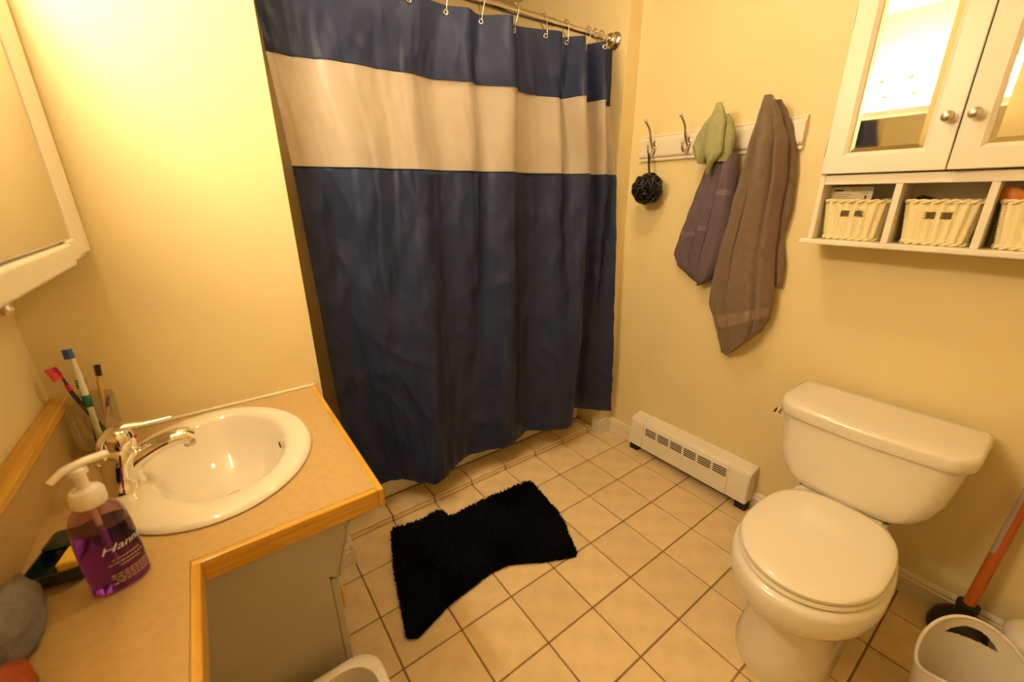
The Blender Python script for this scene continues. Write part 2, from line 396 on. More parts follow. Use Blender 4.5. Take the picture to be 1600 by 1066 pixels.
def sheet(tn, z0, z1, zn, sag=None, off=0, fn=curtain_pt):
    bm = bmesh.new(); V = []
    for j in range(zn+1):
        row = []
        for i in range(tn+1):
            t = i/tn; z = z0+(z1-z0)*j/zn
            p = fn(t, z)
            if sag: p.z += sag(t)*(1 if j == 0 else 0)
            p.y += off
            row.append(bm.verts.new(p))
        V.append(row)
    for j in range(zn):
        for i in range(tn): bm.faces.new((V[j][i], V[j][i+1], V[j+1][i+1], V[j+1][i]))
    return bm
cur = thing('shower_curtain', (1.7, 4.0, .85), 'navy blue shower curtain with a sheer cream mesh band across its upper part', 'shower curtain')
obj('upper_panel', sheet(360, 9.62, 8.60, 26), M['blue'], cur, smooth=True, recalc=False)
def topwave(t):
    return 0
obj('top_hem', sheet(360, 9.73, 9.62, 3), M['blue'], cur, smooth=True, recalc=False)
obj('mesh_band', sheet(300, 8.60, 7.12, 24), M['mesh_band'], cur, smooth=True, recalc=False)
obj('lower_panel', sheet(400, 7.12, .92, 150), M['blue'], cur, smooth=True, recalc=False)
obj('bottom_hem', sheet(400, .92, .85, 2), M['blue_hem'], cur, smooth=True, recalc=False)
for z in (8.60, 7.12):
    bm = bmesh.new(); pts = [curtain_pt(i/260, z)+Vector((0, -.006, 0)) for i in range(261)]
    tube(bm, pts, .012, 5); obj('seam', bm, M['blue_hem'], cur, smooth=True)

RX = [-1.8, -1.13, -.45, .26, .97, 1.67, 2.42, 3.09, 3.69, 4.31, 4.52, 4.70]
def t_for_x(x, z):
    best = min(range(1001), key=lambda i: abs(curtain_pt(i/1000, z).x-x)); return best/1000
ords = {9: 'sixth', 8: 'fifth'}
names = ['twelfth', 'eleventh', 'tenth', 'ninth', 'eighth', 'seventh', 'sixth', 'fifth', 'fourth', 'third', 'second', 'nearest']
for k, x in enumerate(RX):
    t = t_for_x(x, 9.62); p = curtain_pt(t, 9.62)
    # grommet ring set in the hem
    q = curtain_pt(min(1, t+.004), 9.62)-curtain_pt(max(0, t-.004), 9.62); q.z = 0; q.normalize()
    nrm = Vector((q.y, -q.x, 0))
    if nrm.y > 0: nrm = -nrm
    bm = bmesh.new()
    pts = [p+nrm*.012+q*.034*math.cos(a*PI/9)+Vector((0, 0, 1))*.034*math.sin(a*PI/9) for a in range(19)]
    tube(bm, pts, .013, 6, False)
    obj('grommet', bm, M['chrome'], cur, smooth=True)
    lab = 'thin metal curtain ring on the rod, ' + (names[k]+' to' if k == 11 else names[k]+' one from') + ' the right wall flange'
    rg = bm = bmesh.new()
    xr = p.x+(.02 if k < 9 else .04)
    C0 = Vector((xr, RY, RZ)); r0 = RR*1.12+.03
    loop = [Vector((xr, RY+r0*math.cos(a), RZ+r0*math.sin(a))) for a in [PI*(1.25-1.5*i/14) for i in range(15)]]
    loop = [Vector((xr, p.y+.03, 9.66))]+[Vector((xr, (p.y+RY)/2-.05, 9.78))]+[v for v in loop[::-1]]
    end = [Vector((xr, (p.y+RY)/2-.10, 9.76)), Vector((xr, p.y-.05, 9.66)), Vector((p.x, p.y-.045, 9.60))]
    pts = [Vector((xr, RY-r0*.9, RZ-.06))]
    path = catmull([(p.x, p.y+.03, 9.60), (xr, p.y+.05, 9.72), (xr, RY+r0, RZ-.02), (xr, RY+r0*.7, RZ+r0*.7), (xr, RY, RZ+r0), (xr, RY-r0*.7, RZ+r0*.7), (xr, RY-r0, RZ-.02), (p.x, p.y-.05, 9.70), (p.x, p.y-.04, 9.61), (p.x, p.y+.03, 9.60)], 6)
    tube(bm, path, .009, 6)
    o = obj('curtain_ring', bm, M['nickel'], None, smooth=True); tag(o, lab, 'ring', 'curtain rings on the rod')
    bm = bmesh.new(); sphere(bm, (xr, RY, RZ+r0+.015), .022, 10, 8); obj('roller_bead', bm, M['nickel'], o, smooth=True)

def liner_pt(t, z):
    x = -1.98+7.12*t
    f = min(1, max(0, (9.6-z)/7)); y = 4.22+.80*f**2.4
    n = noise.noise(Vector((t*18, z*.35, 3.3)))*.07+noise.noise(Vector((t*5, z*1.4, 7.3)))*.05
    if t < .02: x += .03*noise.noise(Vector((1, z*3, 2)))
    return Vector((x, y+n, z))
o = obj('shower_liner', sheet(150, 9.68, 1.15, 60, fn=liner_pt), M['liner'], smooth=True, recalc=False)
tag(o, 'translucent tan liner hanging behind the navy curtain, showing at its left edge', 'shower liner')

# ================================================================ countertop and backsplash
CZ = 3.8
SX, SY, SA, SB = -3.53, 2.0, 1.02, 1.27       # sink centre and half axes
top = thing('countertop', (-3.6, 1.8, CZ), 'tan laminate L-shaped countertop with honey oak edging along the left wall', 'countertop')
def hole_slab(outer, cx, cy, a, b, z0, z1, n=64):
    """rectangular slab with an elliptical hole"""
    bm = bmesh.new(); (x0, y0, x1, y1) = outer
    def edge(ang):
        c, s = math.cos(ang), math.sin(ang); k = 1e9
        if c > 1e-9: k = min(k, (x1-cx)/c)
        if c < -1e-9: k = min(k, (x0-cx)/c)
        if s > 1e-9: k = min(k, (y1-cy)/s)
        if s < -1e-9: k = min(k, (y0-cy)/s)
        return (cx+c*k, cy+s*k)
    angs = sorted([2*PI*i/n for i in range(n)]+[math.atan2(y-cy, x-cx) % (2*PI) for x in (x0, x1) for y in (y0, y1)])
    R = []
    for z in (z0, z1):
        R.append([bm.verts.new((*edge(t), z)) for t in angs]); R.append([bm.verts.new((cx+a*math.cos(t), cy+b*math.sin(t), z)) for t in angs])
    m = len(angs)
    for i in range(m):
        k = (i+1) % m
        bm.faces.new((R[2][i], R[2][k], R[3][k], R[3][i])); bm.faces.new((R[0][k], R[0][i], R[1][i], R[1][k]))
        bm.faces.new((R[0][i], R[0][k], R[2][k], R[2][i])); bm.faces.new((R[1][k], R[1][i], R[3][i], R[3][k]))
    return bm
bm = hole_slab((XL, .36, -2.20, YS), SX, SY, SA-.12, SB-.12, CZ-.17, CZ)
obj('laminate', bm, M['laminate'], top)
obj('laminate', bx((XL, YF+.02, CZ-.17), (-3.77, .36, CZ)), M['laminate'], top)
ez = CZ-.205
obj('edge_strip', bx((-2.20, .29, ez), (-2.135, YS, CZ+.003), .012), M['oak_y'], top)
obj('edge_strip', bx((-3.77, .29, ez), (-2.20, .36, CZ+.003), .012), M['oak_x'], top)
obj('edge_strip', bx((-3.77, YF+.02, ez), (-3.70, .29, CZ+.003), .012), M['oak_y'], top)
bm = bmesh.new(); tube(bm, [(XL+.2+i*.05, YS-.012, CZ+.012+.006*noise.noise(Vector((i*.7, 0, 0)))) for i in range(0, 54)], .026, 6)
obj('caulk_bead', bm, M['caulk'], top, smooth=True)
bs = thing('backsplash', (-4.93, 0, CZ), 'low tan backsplash with a honey oak cap standing against the left wall', 'backsplash')
obj('laminate_panel', bx((XL, YF+.02, CZ+.001), (-4.88, YS-.002, 4.34)), M['laminate'], bs)
obj('wood_cap', bx((XL, YF+.02, 4.34), (-4.83, YS-.002, 4.44), .015), M['oak_y'], bs)
for y0, y1 in ((.62, .62),): pass

# vanity cabinet under the counter
van = thing('vanity_cabinet', (-3.8, 1.9, 0), 'grey painted vanity cabinet under the sink, with a tilted-out drawer front', 'cabinet')
VX = -2.77
bm = bmesh.new(); box(bm, (XL+.02, .45, .42), (VX, .50, ez)); obj('side_panel', bm, M['vanity'], van)
bm = bmesh.new(); box(bm, (XL+.02, YS-.12, .42), (VX, YS-.06, ez)); obj('side_panel', bm, M['vanity'], van)
obj('bottom_panel', bx((XL+.02, .50, .42), (VX, YS-.12, .5)), M['vanity'], van)
obj('toe_kick', bx((XL+.02, .5, 0), (VX-.25, YS-.12, .42)), M['vanity'], van)
bm = bmesh.new()
for a, b in (((VX-.09, .5, 2.72), (VX, YS-.12, 2.86)), ((VX-.09, .5, .5), (VX, .66, 2.72)), ((VX-.09, YS-.28, .5), (VX, YS-.12, 2.72)), ((VX-.09, 1.9, .5), (VX, 2.04, 2.72))):
    box(bm, a, b, .006, 1)
obj('face_frame', bm, M['vanity'], van)
for (y0, y1) in ((.47, 1.94), (1.98, 3.30)):
    d = obj('door', bx((VX+.004, y0, .52), (VX+.085, y1, 2.78), .015), M['vanity'], van)
    bm = bx((VX+.085, y0+.28, .8), (VX+.10, y1-.28, 2.5), .01); obj('raised_panel', bm, M['vanity'], d)
    yh = y0+.1 if y0 < 1 else y1-.1
    bm = bmesh.new(); box(bm, (VX+.085, yh-.07, 2.28), (VX+.135, yh+.07, 2.50), .02); h = obj('pull', bm, M['bamboo'], d); h['label'] = 'small brown wooden door pull'
# tilt-out front: a leaning slab with closed sides
bm = bmesh.new()
prof = [(VX, 2.86), (VX+.09, 2.80), (VX+.27, 3.45), (VX+.27, ez-.005), (VX, ez-.005)]
loft(bm, [[(x, y, z) for x, z in prof] for y in (.452, YS-.1)]); obj('tilt_out_front', bm, M['vanity'], van)
bm = bmesh.new(); loft(bm, [[(x, y, z) for x, z in [(VX+.11, 2.80), (VX+.29, 3.44), (VX+.27, 3.46), (VX+.09, 2.82)]] for y in (.44, YS-.09)])
obj('drawer_edge', bm, M['vanity'], van)

# ================================================================ sink
sink = thing('sink', (SX, SY, CZ), 'oval cream porcelain drop-in sink set in the tan countertop', 'sink')
def ell(cx, cy, a, b, z, n=72, p=2.0):
    out = []
    for i in range(n):
        t = 2*PI*i/n; c, s = math.cos(t), math.sin(t)
        out.append((cx+a*sgn(c)*abs(c)**(2/p), cy+b*sgn(s)*abs(s)**(2/p), z))
    return out
BXc, BYc, BA, BB = -3.45, 2.06, .665, .965
bm = bmesh.new()
rings = [ell(SX, SY, SA-.16, SB-.16, CZ-.1), ell(SX, SY, SA-.01, SB-.01, CZ+.003), ell(SX, SY, SA, SB, CZ+.02), ell(SX, SY, SA-.015, SB-.015, CZ+.05),
         ell(SX, SY, SA-.06, SB-.06, CZ+.068)]
rings += [ell(BXc, BYc, BA+.06, BB+.06, CZ+.06), ell(BXc, BYc, BA+.02, BB+.02, CZ+.045), ell(BXc, BYc, BA-.02, BB-.02, CZ+.0),
          ell(BXc, BYc, BA-.07, BB-.08, CZ-.14), ell(BXc, BYc, BA-.14, BB-.2, CZ-.34), ell(BXc, BYc, BA-.26, BB-.42, CZ-.53),
          ell(BXc, BYc, .20, .34, CZ-.62), ell(BXc, BYc, .08, .1, CZ-.65)]
loft(bm, rings, False, True); obj('bowl', bm, M['porcelain'], sink, smooth=50)
bm = bmesh.new(); lathe(bm, [(.11, 0), (.115, .02), (.08, .03), (.07, .02), (.06, .045), (.01, .055)], (BXc, BYc, CZ-.645), 28); obj('drain', bm, M['chrome'], sink, smooth=30)
bm = bmesh.new(); box(bm, (-2.875, 1.98, CZ-.12), (-2.86, 2.1, CZ-.09), .005); obj('overflow_slot', bm, M['dark'], sink)

# faucet
FX, FY = -4.30, 1.88
fc = thing('faucet', (FX, FY, CZ+.06), 'chrome single-lever faucet on the back rim of the oval sink', 'faucet')
bm = bmesh.new()
loft(bm, [ell(FX, FY, .17, .23, CZ+.055, 40), ell(FX, FY, .17, .23, CZ+.09, 40), ell(FX, FY, .155, .20, CZ+.13, 40), ell(FX+.01, FY, .155, .175, CZ+.22, 40),
          ell(FX+.03, FY, .15, .16, CZ+.34, 40), ell(FX+.05, FY, .14, .15, CZ+.46, 40), ell(FX+.06, FY, .12, .13, CZ+.50, 40)])
obj('body', bm, M['chrome'], fc, smooth=45)
bm = bmesh.new()
tube(bm, catmull([(FX+.02, FY, CZ+.20), (FX+.16, FY, CZ+.32), (FX+.36, FY, CZ+.42), (FX+.54, FY, CZ+.45), (FX+.62, FY, CZ+.40)], 6),
     [.125]*4+[.12]*6+[.115]*6+[.11]*5+[.10]*4, 18, flat=.78)
obj('spout', bm, M['chrome'], fc, smooth=50)
bm = bmesh.new(); lathe(bm, [(.055, 0), (.055, -.04), (.04, -.045)], (FX+.60, FY, CZ+.36), 18); obj('aerator', bm, M['nickel'], fc, smooth=30)
# loop lever: broad dome behind, sweeping forward to a thin tongue
bm = bmesh.new()
lathe(bm, [(.12, 0), (.125, .05), (.12, .13), (.09, .19), (.03, .215)], (FX+.07, FY, CZ+.50), 28)
o = obj('handle_cap', bm, M['chrome'], fc, smooth=45)
bm = bmesh.new()
P_ = catmull([(FX-.06, FY, CZ+.45), (FX-.05, FY, CZ+.60), (FX+.08, FY, CZ+.715), (FX+.28, FY, CZ+.70), (FX+.52, FY, CZ+.70)], 6)
tube(bm, P_, [.13-.085*min(1, i/22) for i in range(len(P_))], 18, flat=.38)
o = obj('lever', bm, M['chrome'], fc, smooth=50)
bm = bmesh.new(); sphere(bm, (FX+.195, FY-.0, CZ+.57), .018, 10, 8); q = obj('temperature_dot', bm, M['pink'], fc, smooth=True); q['label'] = 'small red hot-water dot'
bm = bmesh.new(); tube(bm, [(FX-.13, FY, CZ+.08), (FX-.13, FY, CZ+.33)], .018, 10); sphere(bm, (FX-.13, FY, CZ+.35), .035, 12, 8); obj('drain_rod', bm, M['chrome'], fc, smooth=50)

# ================================================================ items on the counter
# soap bottle
QX, QY = -4.20, .46
sb = thing('soap_bottle', (QX, QY, CZ), 'purple liquid hand soap bottle with a white pump, in front of the sink', 'soap bottle')
ang = math.radians(20)
def oval(a, b, z, n=40, p=2.3):
    out = []
    for (x, y, zz) in ell(0, 0, a, b, z, n, p):
        out.append((QX+x*math.cos(ang)-y*math.sin(ang), QY+x*math.sin(ang)+y*math.cos(ang), zz))
    return out
bm = bmesh.new()
loft(bm, [oval(.155, .11, CZ+.012), oval(.175, .125, CZ+.03), oval(.178, .13, CZ+.30), oval(.172, .125, CZ+.50), oval(.165, .12, CZ+.56)])
obj('liquid', bm, M['soap'], sb, smooth=40)
bm = bmesh.new()
loft(bm, [oval(.167, .122, CZ+.562), oval(.16, .12, CZ+.62), oval(.135, .105, CZ+.70), oval(.09, .08, CZ+.745), oval(.075, .07, CZ+.76)])
obj('shoulder', bm, M['clear_plastic'], sb, smooth=40)
bm = bmesh.new(); lathe(bm, [(.095, 0), (.10, .02), (.10, .10), (.085, .13), (.05, .14), (.036, .15), (.036, .25), (.055, .26), (.055, .30), (.02, .315)], (QX, QY, CZ+.755), 28)
obj('pump_collar', bm, M['soap_pump'], sb, smooth=35)
bm = bmesh.new()
tube(bm, catmull([(QX+.15, QY+.10, CZ+1.07), (QX+.04, QY+.03, CZ+1.085), (QX-.06, QY-.03, CZ+1.075), (QX-.13, QY-.07, CZ+1.03)], 6), [.04]*7+[.038]*6+[.03]*6, 12, flat=.7)
obj('pump_nozzle', bm, M['soap_pump'], sb, smooth=50)
bm = bmesh.new(); tube(bm, [(QX, QY, CZ+.05), (QX, QY, CZ+.75)], .02, 8); obj('dip_tube', bm, M['soap_pump'], sb, smooth=True)
# label print wrapped on the side that faces the room
def text_bm(s, size):
    cu = bpy.data.curves.new('print', 'FONT'); cu.body = s; cu.size = size; cu.shear = .35; cu.resolution_u = 3
    cu.align_x = 'CENTER'; ob = bpy.data.objects.new('print', cu); C.objects.link(ob)
    bpy.context.view_layer.update()
    me = bpy.data.meshes.new_from_object(ob.evaluated_get(bpy.context.evaluated_depsgraph_get()))
    bm = bmesh.new(); bm.from_mesh(me); bpy.data.objects.remove(ob); bpy.data.curves.remove(cu); bpy.data.meshes.remove(me)
    return bm
def wrap_label(bm, zc, a0):
    for v in bm.verts:
        u, z = v.co.x, v.co.y; t = a0+u/.15
        c, s_ = math.cos(t), math.sin(t)
        x = .182*sgn(c)*abs(c)**(2/2.3); y = .134*sgn(s_)*abs(s_)**(2/2.3)
        v.co = Vector((QX+x*math.cos(ang)-y*math.sin(ang), QY+x*math.sin(ang)+y*math.cos(ang), zc+z))
    return bm
LA = math.radians(-68)
bm = wrap_label(text_bm('Hanna', .085), CZ+.37, LA); obj('brand_print', bm, M['print_white'], sb, recalc=False)
bm = bmesh.new()
for k, (wd, zz) in enumerate(((.15, .30), (.19, .265), (.11, .235), (.20, .17), (.20, .145), (.17, .12), (.2, .095))):
    for i in range(8):
        u0 = -wd/2+wd*i/8; u1 = -wd/2+wd*(i+.8)/8
        vs = [bm.verts.new((u, z, 0)) for u, z in ((u0, zz-.009), (u1, zz-.009), (u1, zz+.004), (u0, zz+.004))]; bm.faces.new(vs)
wrap_label(bm, CZ, LA); obj('fine_print', bm, M['ink_soft'], sb, recalc=False)

# dark green dish with a yellow sponge
dish = thing('soap_dish', (-4.62, .92, CZ), 'dark green plastic dish against the backsplash behind the purple soap', 'dish')
def rot2(pts, c, a):
    ca, sa = math.cos(a), math.sin(a); return [(c[0]+x*ca-y*sa, c[1]+x*sa+y*ca, z) for x, y, z in pts]
def rr(hx, hy, r, z): return rrect(-hx, -hy, hx, hy, r, z, 5)
dc = (-4.54, .90); da = math.radians(-12)
bm = bmesh.new(); loft(bm, [rot2(r, dc, da) for r in (rr(.14, .21, .05, CZ+.004), rr(.17, .25, .06, CZ+.05), rr(.19, .28, .07, CZ+.16), rr(.175, .265, .06, CZ+.165), rr(.155, .24, .05, CZ+.07), rr(.13, .21, .04, CZ+.055))])
obj('tray', bm, M['dish'], dish, smooth=40)
bm = bmesh.new(); loft(bm, [rot2([(x+.0, y+.12, z) for x, y, z in r], dc, da) for r in (rr(.16, .11, .04, CZ+.17), rr(.17, .125, .04, CZ+.20), rr(.14, .10, .04, CZ+.215))]); obj('lid', bm, M['dish'], dish, smooth=40)
bm = bmesh.new(); loft(bm, [rot2([(x+.08, y-.13, z) for x, y, z in r], dc, da) for r in (rr(.055, .11, .02, CZ+.06), rr(.06, .115, .02, CZ+.10), rr(.06, .115, .02, CZ+.20), rr(.05, .105, .02, CZ+.212))])
o = obj('sponge', bm, M['sponge'], None, smooth=40); tag(o, 'small yellow sponge lying in the dark green dish', 'sponge')

# grey-blue cloth and reddish brown pouch at the near left
def lump(c, r, seed, amp=.12, flat_z=None, u=48, v=28):
    bm = bmesh.new(); sphere(bm, (0, 0, 0), 1, u, v)
    for q in bm.verts:
        d = q.co.copy(); k = 1+amp*noise.noise(d*1.6+Vector((seed, 0, 0)))*1.6+amp*.6*noise.noise(d*4+Vector((0, seed, 0)))
        d = Vector((d.x*r[0]*k, d.y*r[1]*k, d.z*r[2]*k))+Vector(c)
        if flat_z is not None and d.z < flat_z: d.z = flat_z
        q.co = d
    return bm
o = obj('washcloth', lump((-4.72, .20, CZ+.19), (.17, .38, .20), 3.1, .16, CZ+.005), M['grey_cloth'], None, smooth=True)
tag(o, 'bunched grey-blue terry washcloth on the counter at the lower left edge', 'washcloth')
o = obj('pouch', lump((-4.62, -.42, CZ+.14), (.15, .28, .14), 8.4, .08, CZ+.005), M['red_plastic'], None, smooth=True)
tag(o, 'rust-orange rounded pouch on the counter below the grey-blue washcloth', 'pouch')

# glass mug
GX, GY, GR = -4.58, 3.06, .21
mug = thing('glass_mug', (GX, GY, CZ), 'clear glass mug holding toothbrushes in the counter corner', 'mug')
bm = bmesh.new()
lathe(bm, [(GR*.82, .0), (GR*.9, .02), (GR*.93, .3), (GR, .68), (GR-.008, .69), (GR-.018, .68), (GR*.84, .3), (GR*.76, .09), (.02, .07)], (GX, GY, CZ+.003), 40)
obj('vessel', bm, M['glass'], mug, smooth=50)
bm = bmesh.new(); hd = Vector((-.35, -.94, 0)).normalized()
hp = [Vector((GX, GY, CZ+.52))+hd*.185, Vector((GX, GY, CZ+.55))+hd*.28, Vector((GX, GY, CZ+.48))+hd*.36, Vector((GX, GY, CZ+.28))+hd*.36, Vector((GX, GY, CZ+.15))+hd*.27, Vector((GX, GY, CZ+.17))+hd*.178]
tube(bm, catmull(hp, 5), .026, 10); obj('handle', bm, M['glass'], mug, smooth=True)

def toothbrush(label, base, tip, hm, bm_, headlen=.14, r=.02, bend=.0, bl=.065, accents=(), bside=(0, -1, 0)):
    t = thing('toothbrush', base, label, 'toothbrush')
    b = Vector(base); e = Vector(tip); d = (e-b).normalized(); L = (e-b).length
    sag = Vector((0, -bend, -bend*.5))
    pts = catmull([b, b+d*L*.35+sag*.6, b+d*L*.7+sag, b+d*(L-headlen), e], 6)
    n = len(pts); rad = []
    for i in range(n):
        f = i/(n-1); rad.append(r*(1.0 if f < .5 else (1.0-.45*min(1, (f-.5)/.25) if f < .8 else .85)))
    bmh = bmesh.new(); tube(bmh, pts, rad, 10, flat=.8); obj('handle', bmh, hm, t, smooth=True)
    side = Vector(bside); side = (side-d*side.dot(d)).normalized(); across = d.cross(side).normalized()
    bmb = bmesh.new(); hd_ = headlen*.9
    for i in range(7):
        for j in (-1, 0, 1):
            c0 = e-d*(hd_*(i/6.0))+across*j*r*.55; tube(bmb, [c0, c0+side*(bl+.006*((i+j) % 2))], r*.36, 6)
    q = obj('bristles', bmb, bm_, t)
    for (f0, f1, m_) in accents:
        i0, i1 = int(f0*(n-1)), max(int(f1*(n-1)), int(f0*(n-1))+1)
        ba = bmesh.new(); tube(ba, pts[i0:i1+1], [x*1.12 for x in rad[i0:i1+1]], 10, flat=.8); obj('grip', ba, m_, t, smooth=True)
    return t
zb = CZ+.085
toothbrush('toothbrush with pink bristles on a thin black handle leaning left in the glass mug', (GX+.08, GY-.05, zb), (-4.80, 3.22, 4.86), M['black_plastic'], M['pink'], .15, .024, .05, bl=.09, accents=((.55, .66, M['pink']),), bside=(-.6, -.6, .4))
toothbrush('tall white toothbrush with orange grip and blue bristles in the glass mug', (GX-.02, GY-.08, zb), (-4.63, 3.22, 5.04), M['white_handle'], M['blue_plastic'], .10, .034, .0, accents=((.78, .88, M['orange_plastic']), (.3, .4, M['green_plastic'])), bside=(-.4, -.9, 0))
toothbrush('bamboo toothbrush with black bristles standing right in the glass mug', (GX+.03, GY+.06, zb), (-4.48, 3.28, 4.79), M['bamboo'], M['black_plastic'], .13, .024, .0, bside=(.5, -.85, 0))
toothbrush('short green toothbrush standing low in the glass mug', (GX-.08, GY+.02, zb), (GX-.02, GY+.12, CZ+.88), M['green_plastic'], M['green_plastic'], .10, .022, .0, bside=(-.6, -.6, 0))
toothbrush('short violet toothbrush leaning right inside the glass mug', (GX-.02, GY+.03, zb), (GX+.16, GY+.01, CZ+.66), M['bamboo'], M['purple_plastic'], .12, .022, .0, bside=(0, -1, 0))

# ================================================================ medicine cabinet with mirror (left wall)
MX = -4.24
mc = thing('medicine_cabinet', (-4.6, 1.2, 6.05), 'white mirrored medicine cabinet on the left wall above the counter', 'cabinet')
obj('body', bx((XL, -.9, 6.07), (MX, 3.33, 9.0), .015), M['cabinet'], mc)
for (y0, y1) in ((-.86, -.22), (-.20, 2.62)):
    d = obj('mirror_door', bx((MX+.001, y0, 6.30), (MX+.035, y1, 8.8), .006), M['cabinet'], mc)
    obj('mirror_pane', bx((MX+.035, y0+.03, 6.32), (MX+.042, y1-.03, 8.77)), M['old_mirror'], d)
obj('stile', bx((MX, 2.66, 6.12), (MX+.05, 3.34, 9.0), .02), M['cabinet'], mc)
obj('bottom_rail', bx((MX, -.9, 6.07), (MX+.075, 2.38, 6.28), .03, 4), M['cabinet'], mc)
obj('rail_end', bx((MX, 2.38, 6.10), (MX+.055, 2.74, 6.30), .018, 3), M['cabinet'], mc)
bm = bmesh.new(); lathe(bm, [(.03, 0), (.045, -.03), (.03, -.06), (.01, -.065)], (MX+.03, .42, 6.07), 14); obj('catch', bm, M['nickel'], mc, smooth=40)

# vanity light bar above it
vl = thing('vanity_light', (-4.8, .9, 9.3), 'globe-bulb vanity light bar on the left wall above the mirror cabinet', 'light')
obj('back_plate', bx((XL, -.5, 9.38), (-4.78, 2.3, 9.92), .03), M['chrome'], vl)
for k in range(4):
    y = -.12+k*.67
    bm = bmesh.new(); lathe(bm, [(.14, 0), (.14, .03), (.09, .05), (.09, .12)], (-4.78, y, 9.65), 20, 'x'); obj('socket', bm, M['chrome'], vl, smooth=40)
    bm = bmesh.new(); sphere(bm, (-4.40, y, 9.65), .285, 20, 14); o = obj('bulb', bm, M['bulb'], vl, smooth=True)

# small ceiling light that throws the second, steeper set of shadows
cl = thing('ceiling_light', (1.6, 1.1, ZC-.5), 'small round opal ceiling light above the bath mat', 'light')
bm = bmesh.new(); lathe(bm, [(.5, 0), (.52, -.06), (.46, -.12), (.40, -.12)], (1.6, 1.1, ZC-.001), 32); obj('base_ring', bm, M['nickel'], cl, smooth=40)
bm = bmesh.new(); lathe(bm, [(.38, -.10), (.39, -.18), (.36, -.28), (.27, -.38), (.14, -.44), (.03, -.46)], (1.6, 1.1, ZC), 32); obj('dome', bm, M['dome'], cl, smooth=True)

# ================================================================ wall cabinet over the toilet
KX = 4.92                                     # front plane
wc = thing('wall_cabinet', (5.3, -2.04, 5.9), 'white wall cabinet with two mirrored doors and open cubbies above the toilet', 'cabinet')
Y_L, Y_R = -.62, -3.46
def kb(name, a, b, bev=.012, m=None, p=wc): return obj(name, bx(a, b, bev), m or M['cabinet'], p)
kb('side_panel', (KX, Y_L-.07, 5.98), (XR, Y_L, 9.62)); kb('side_panel', (KX, Y_R, 5.98), (XR, Y_R+.07, 9.62))
kb('back_panel', (XR-.04, Y_R+.07, 5.98), (XR-.0, Y_L-.07, 9.6), 0)
kb('bottom_shelf', (KX-.08, Y_R-.09, 5.90), (XR, Y_L+.09, 5.98), .018)
kb('middle_shelf', (KX-.0, Y_R+.07, 6.80), (XR-.04, Y_L-.07, 6.94), .01)
kb('top_board', (KX-.10, Y_R-.1, 9.62), (XR, Y_L+.1, 9.72), .02)
for y in (-1.60, -2.52): kb('divider', (KX+.01, y-.04, 5.98), (XR-.04, y+.04, 6.80), .006)
for (y0, y1, hy) in ((-2.03, Y_L-.015, -1.0), (Y_R+.015, -2.05, 1.0)):
    d = thing_d = bpy.data.objects.new('door', None); C.objects.link(d); d.parent = wc
    ORI[d.name] = Vector((KX, (y0+y1)/2, 6.95)); d.location = (ORI[d.name]-ORI[wc.name])*S
    a, b, c, e = y0, y1, 6.955, 9.60; sw = .235
    bm = bmesh.new()
    # frame with a bevelled inner edge
    outer = [(a, c), (b, c), (b, e), (a, e)]; inner = [(a+sw, c+sw), (b-sw, c+sw), (b-sw, e-sw), (a+sw, e-sw)]; inn2 = [(a+sw+.05, c+sw+.05), (b-sw-.05, c+sw+.05), (b-sw-.05, e-sw-.05), (a+sw+.05, e-sw-.05)]
    loft(bm, [[(KX-.005, y, z) for y, z in inn2], [(KX-.005, y, z) for y, z in outer], [(KX-.07, y, z) for y, z in outer], [(KX-.08, y, z) for y, z in [(p[0]+(.01 if p[0] == a else -.01), p[1]+(.01 if p[1] == c else -.01)) for p in outer]],
              [(KX-.08, y, z) for y, z in inner], [(KX-.04, y, z) for y, z in inn2], [(KX-.005, y, z) for y, z in inn2]], False, False)
    bmesh.ops.remove_doubles(bm, verts=bm.verts[:], dist=1e-5)
    obj('door_frame', bm, M['cabinet'], d)
    bm = bmesh.new()
    i2 = inn2; i3 = [(p[0]+(.06 if p[0] < (a+b)/2 else -.06), p[1]+(.06 if p[1] < (c+e)/2 else -.06)) for p in inn2]
    loft(bm, [[(KX-.012, y, z) for y, z in i2], [(KX-.028, y, z) for y, z in i2], [(KX-.036, y, z) for y, z in i3]]); obj('mirror_pane', bm, M['mirror'], d)
    ky = y0+.11 if hy < 0 else y1-.11
    bm = bmesh.new(); lathe(bm, [(.045, 0), (.03, -.02), (.025, -.06), (.055, -.085), (.066, -.115), (.055, -.145), (.02, -.16)], (KX-.08, ky, 7.58), 24, 'x'); obj('knob', bm, M['nickel'], d, smooth=40)
    if hy > 0:                                   # the right door stands a little ajar
        off = Vector((KX, Y_R+.015, 6.95)); rm = Matrix.Translation((off-ORI[d.name])*S) @ Matrix.Rotation(math.radians(2.5), 4, 'Z') @ Matrix.Translation((ORI[d.name]-off)*S)
        d.matrix_local = Matrix.Translation(d.location) @ rm
for z in (7.35, 9.0):
    bm = bx((KX-.05, Y_L-.002, z-.14), (KX-.02, Y_L+.012, z+.14), .004); obj('hinge', bm, M['nickel'], wc)

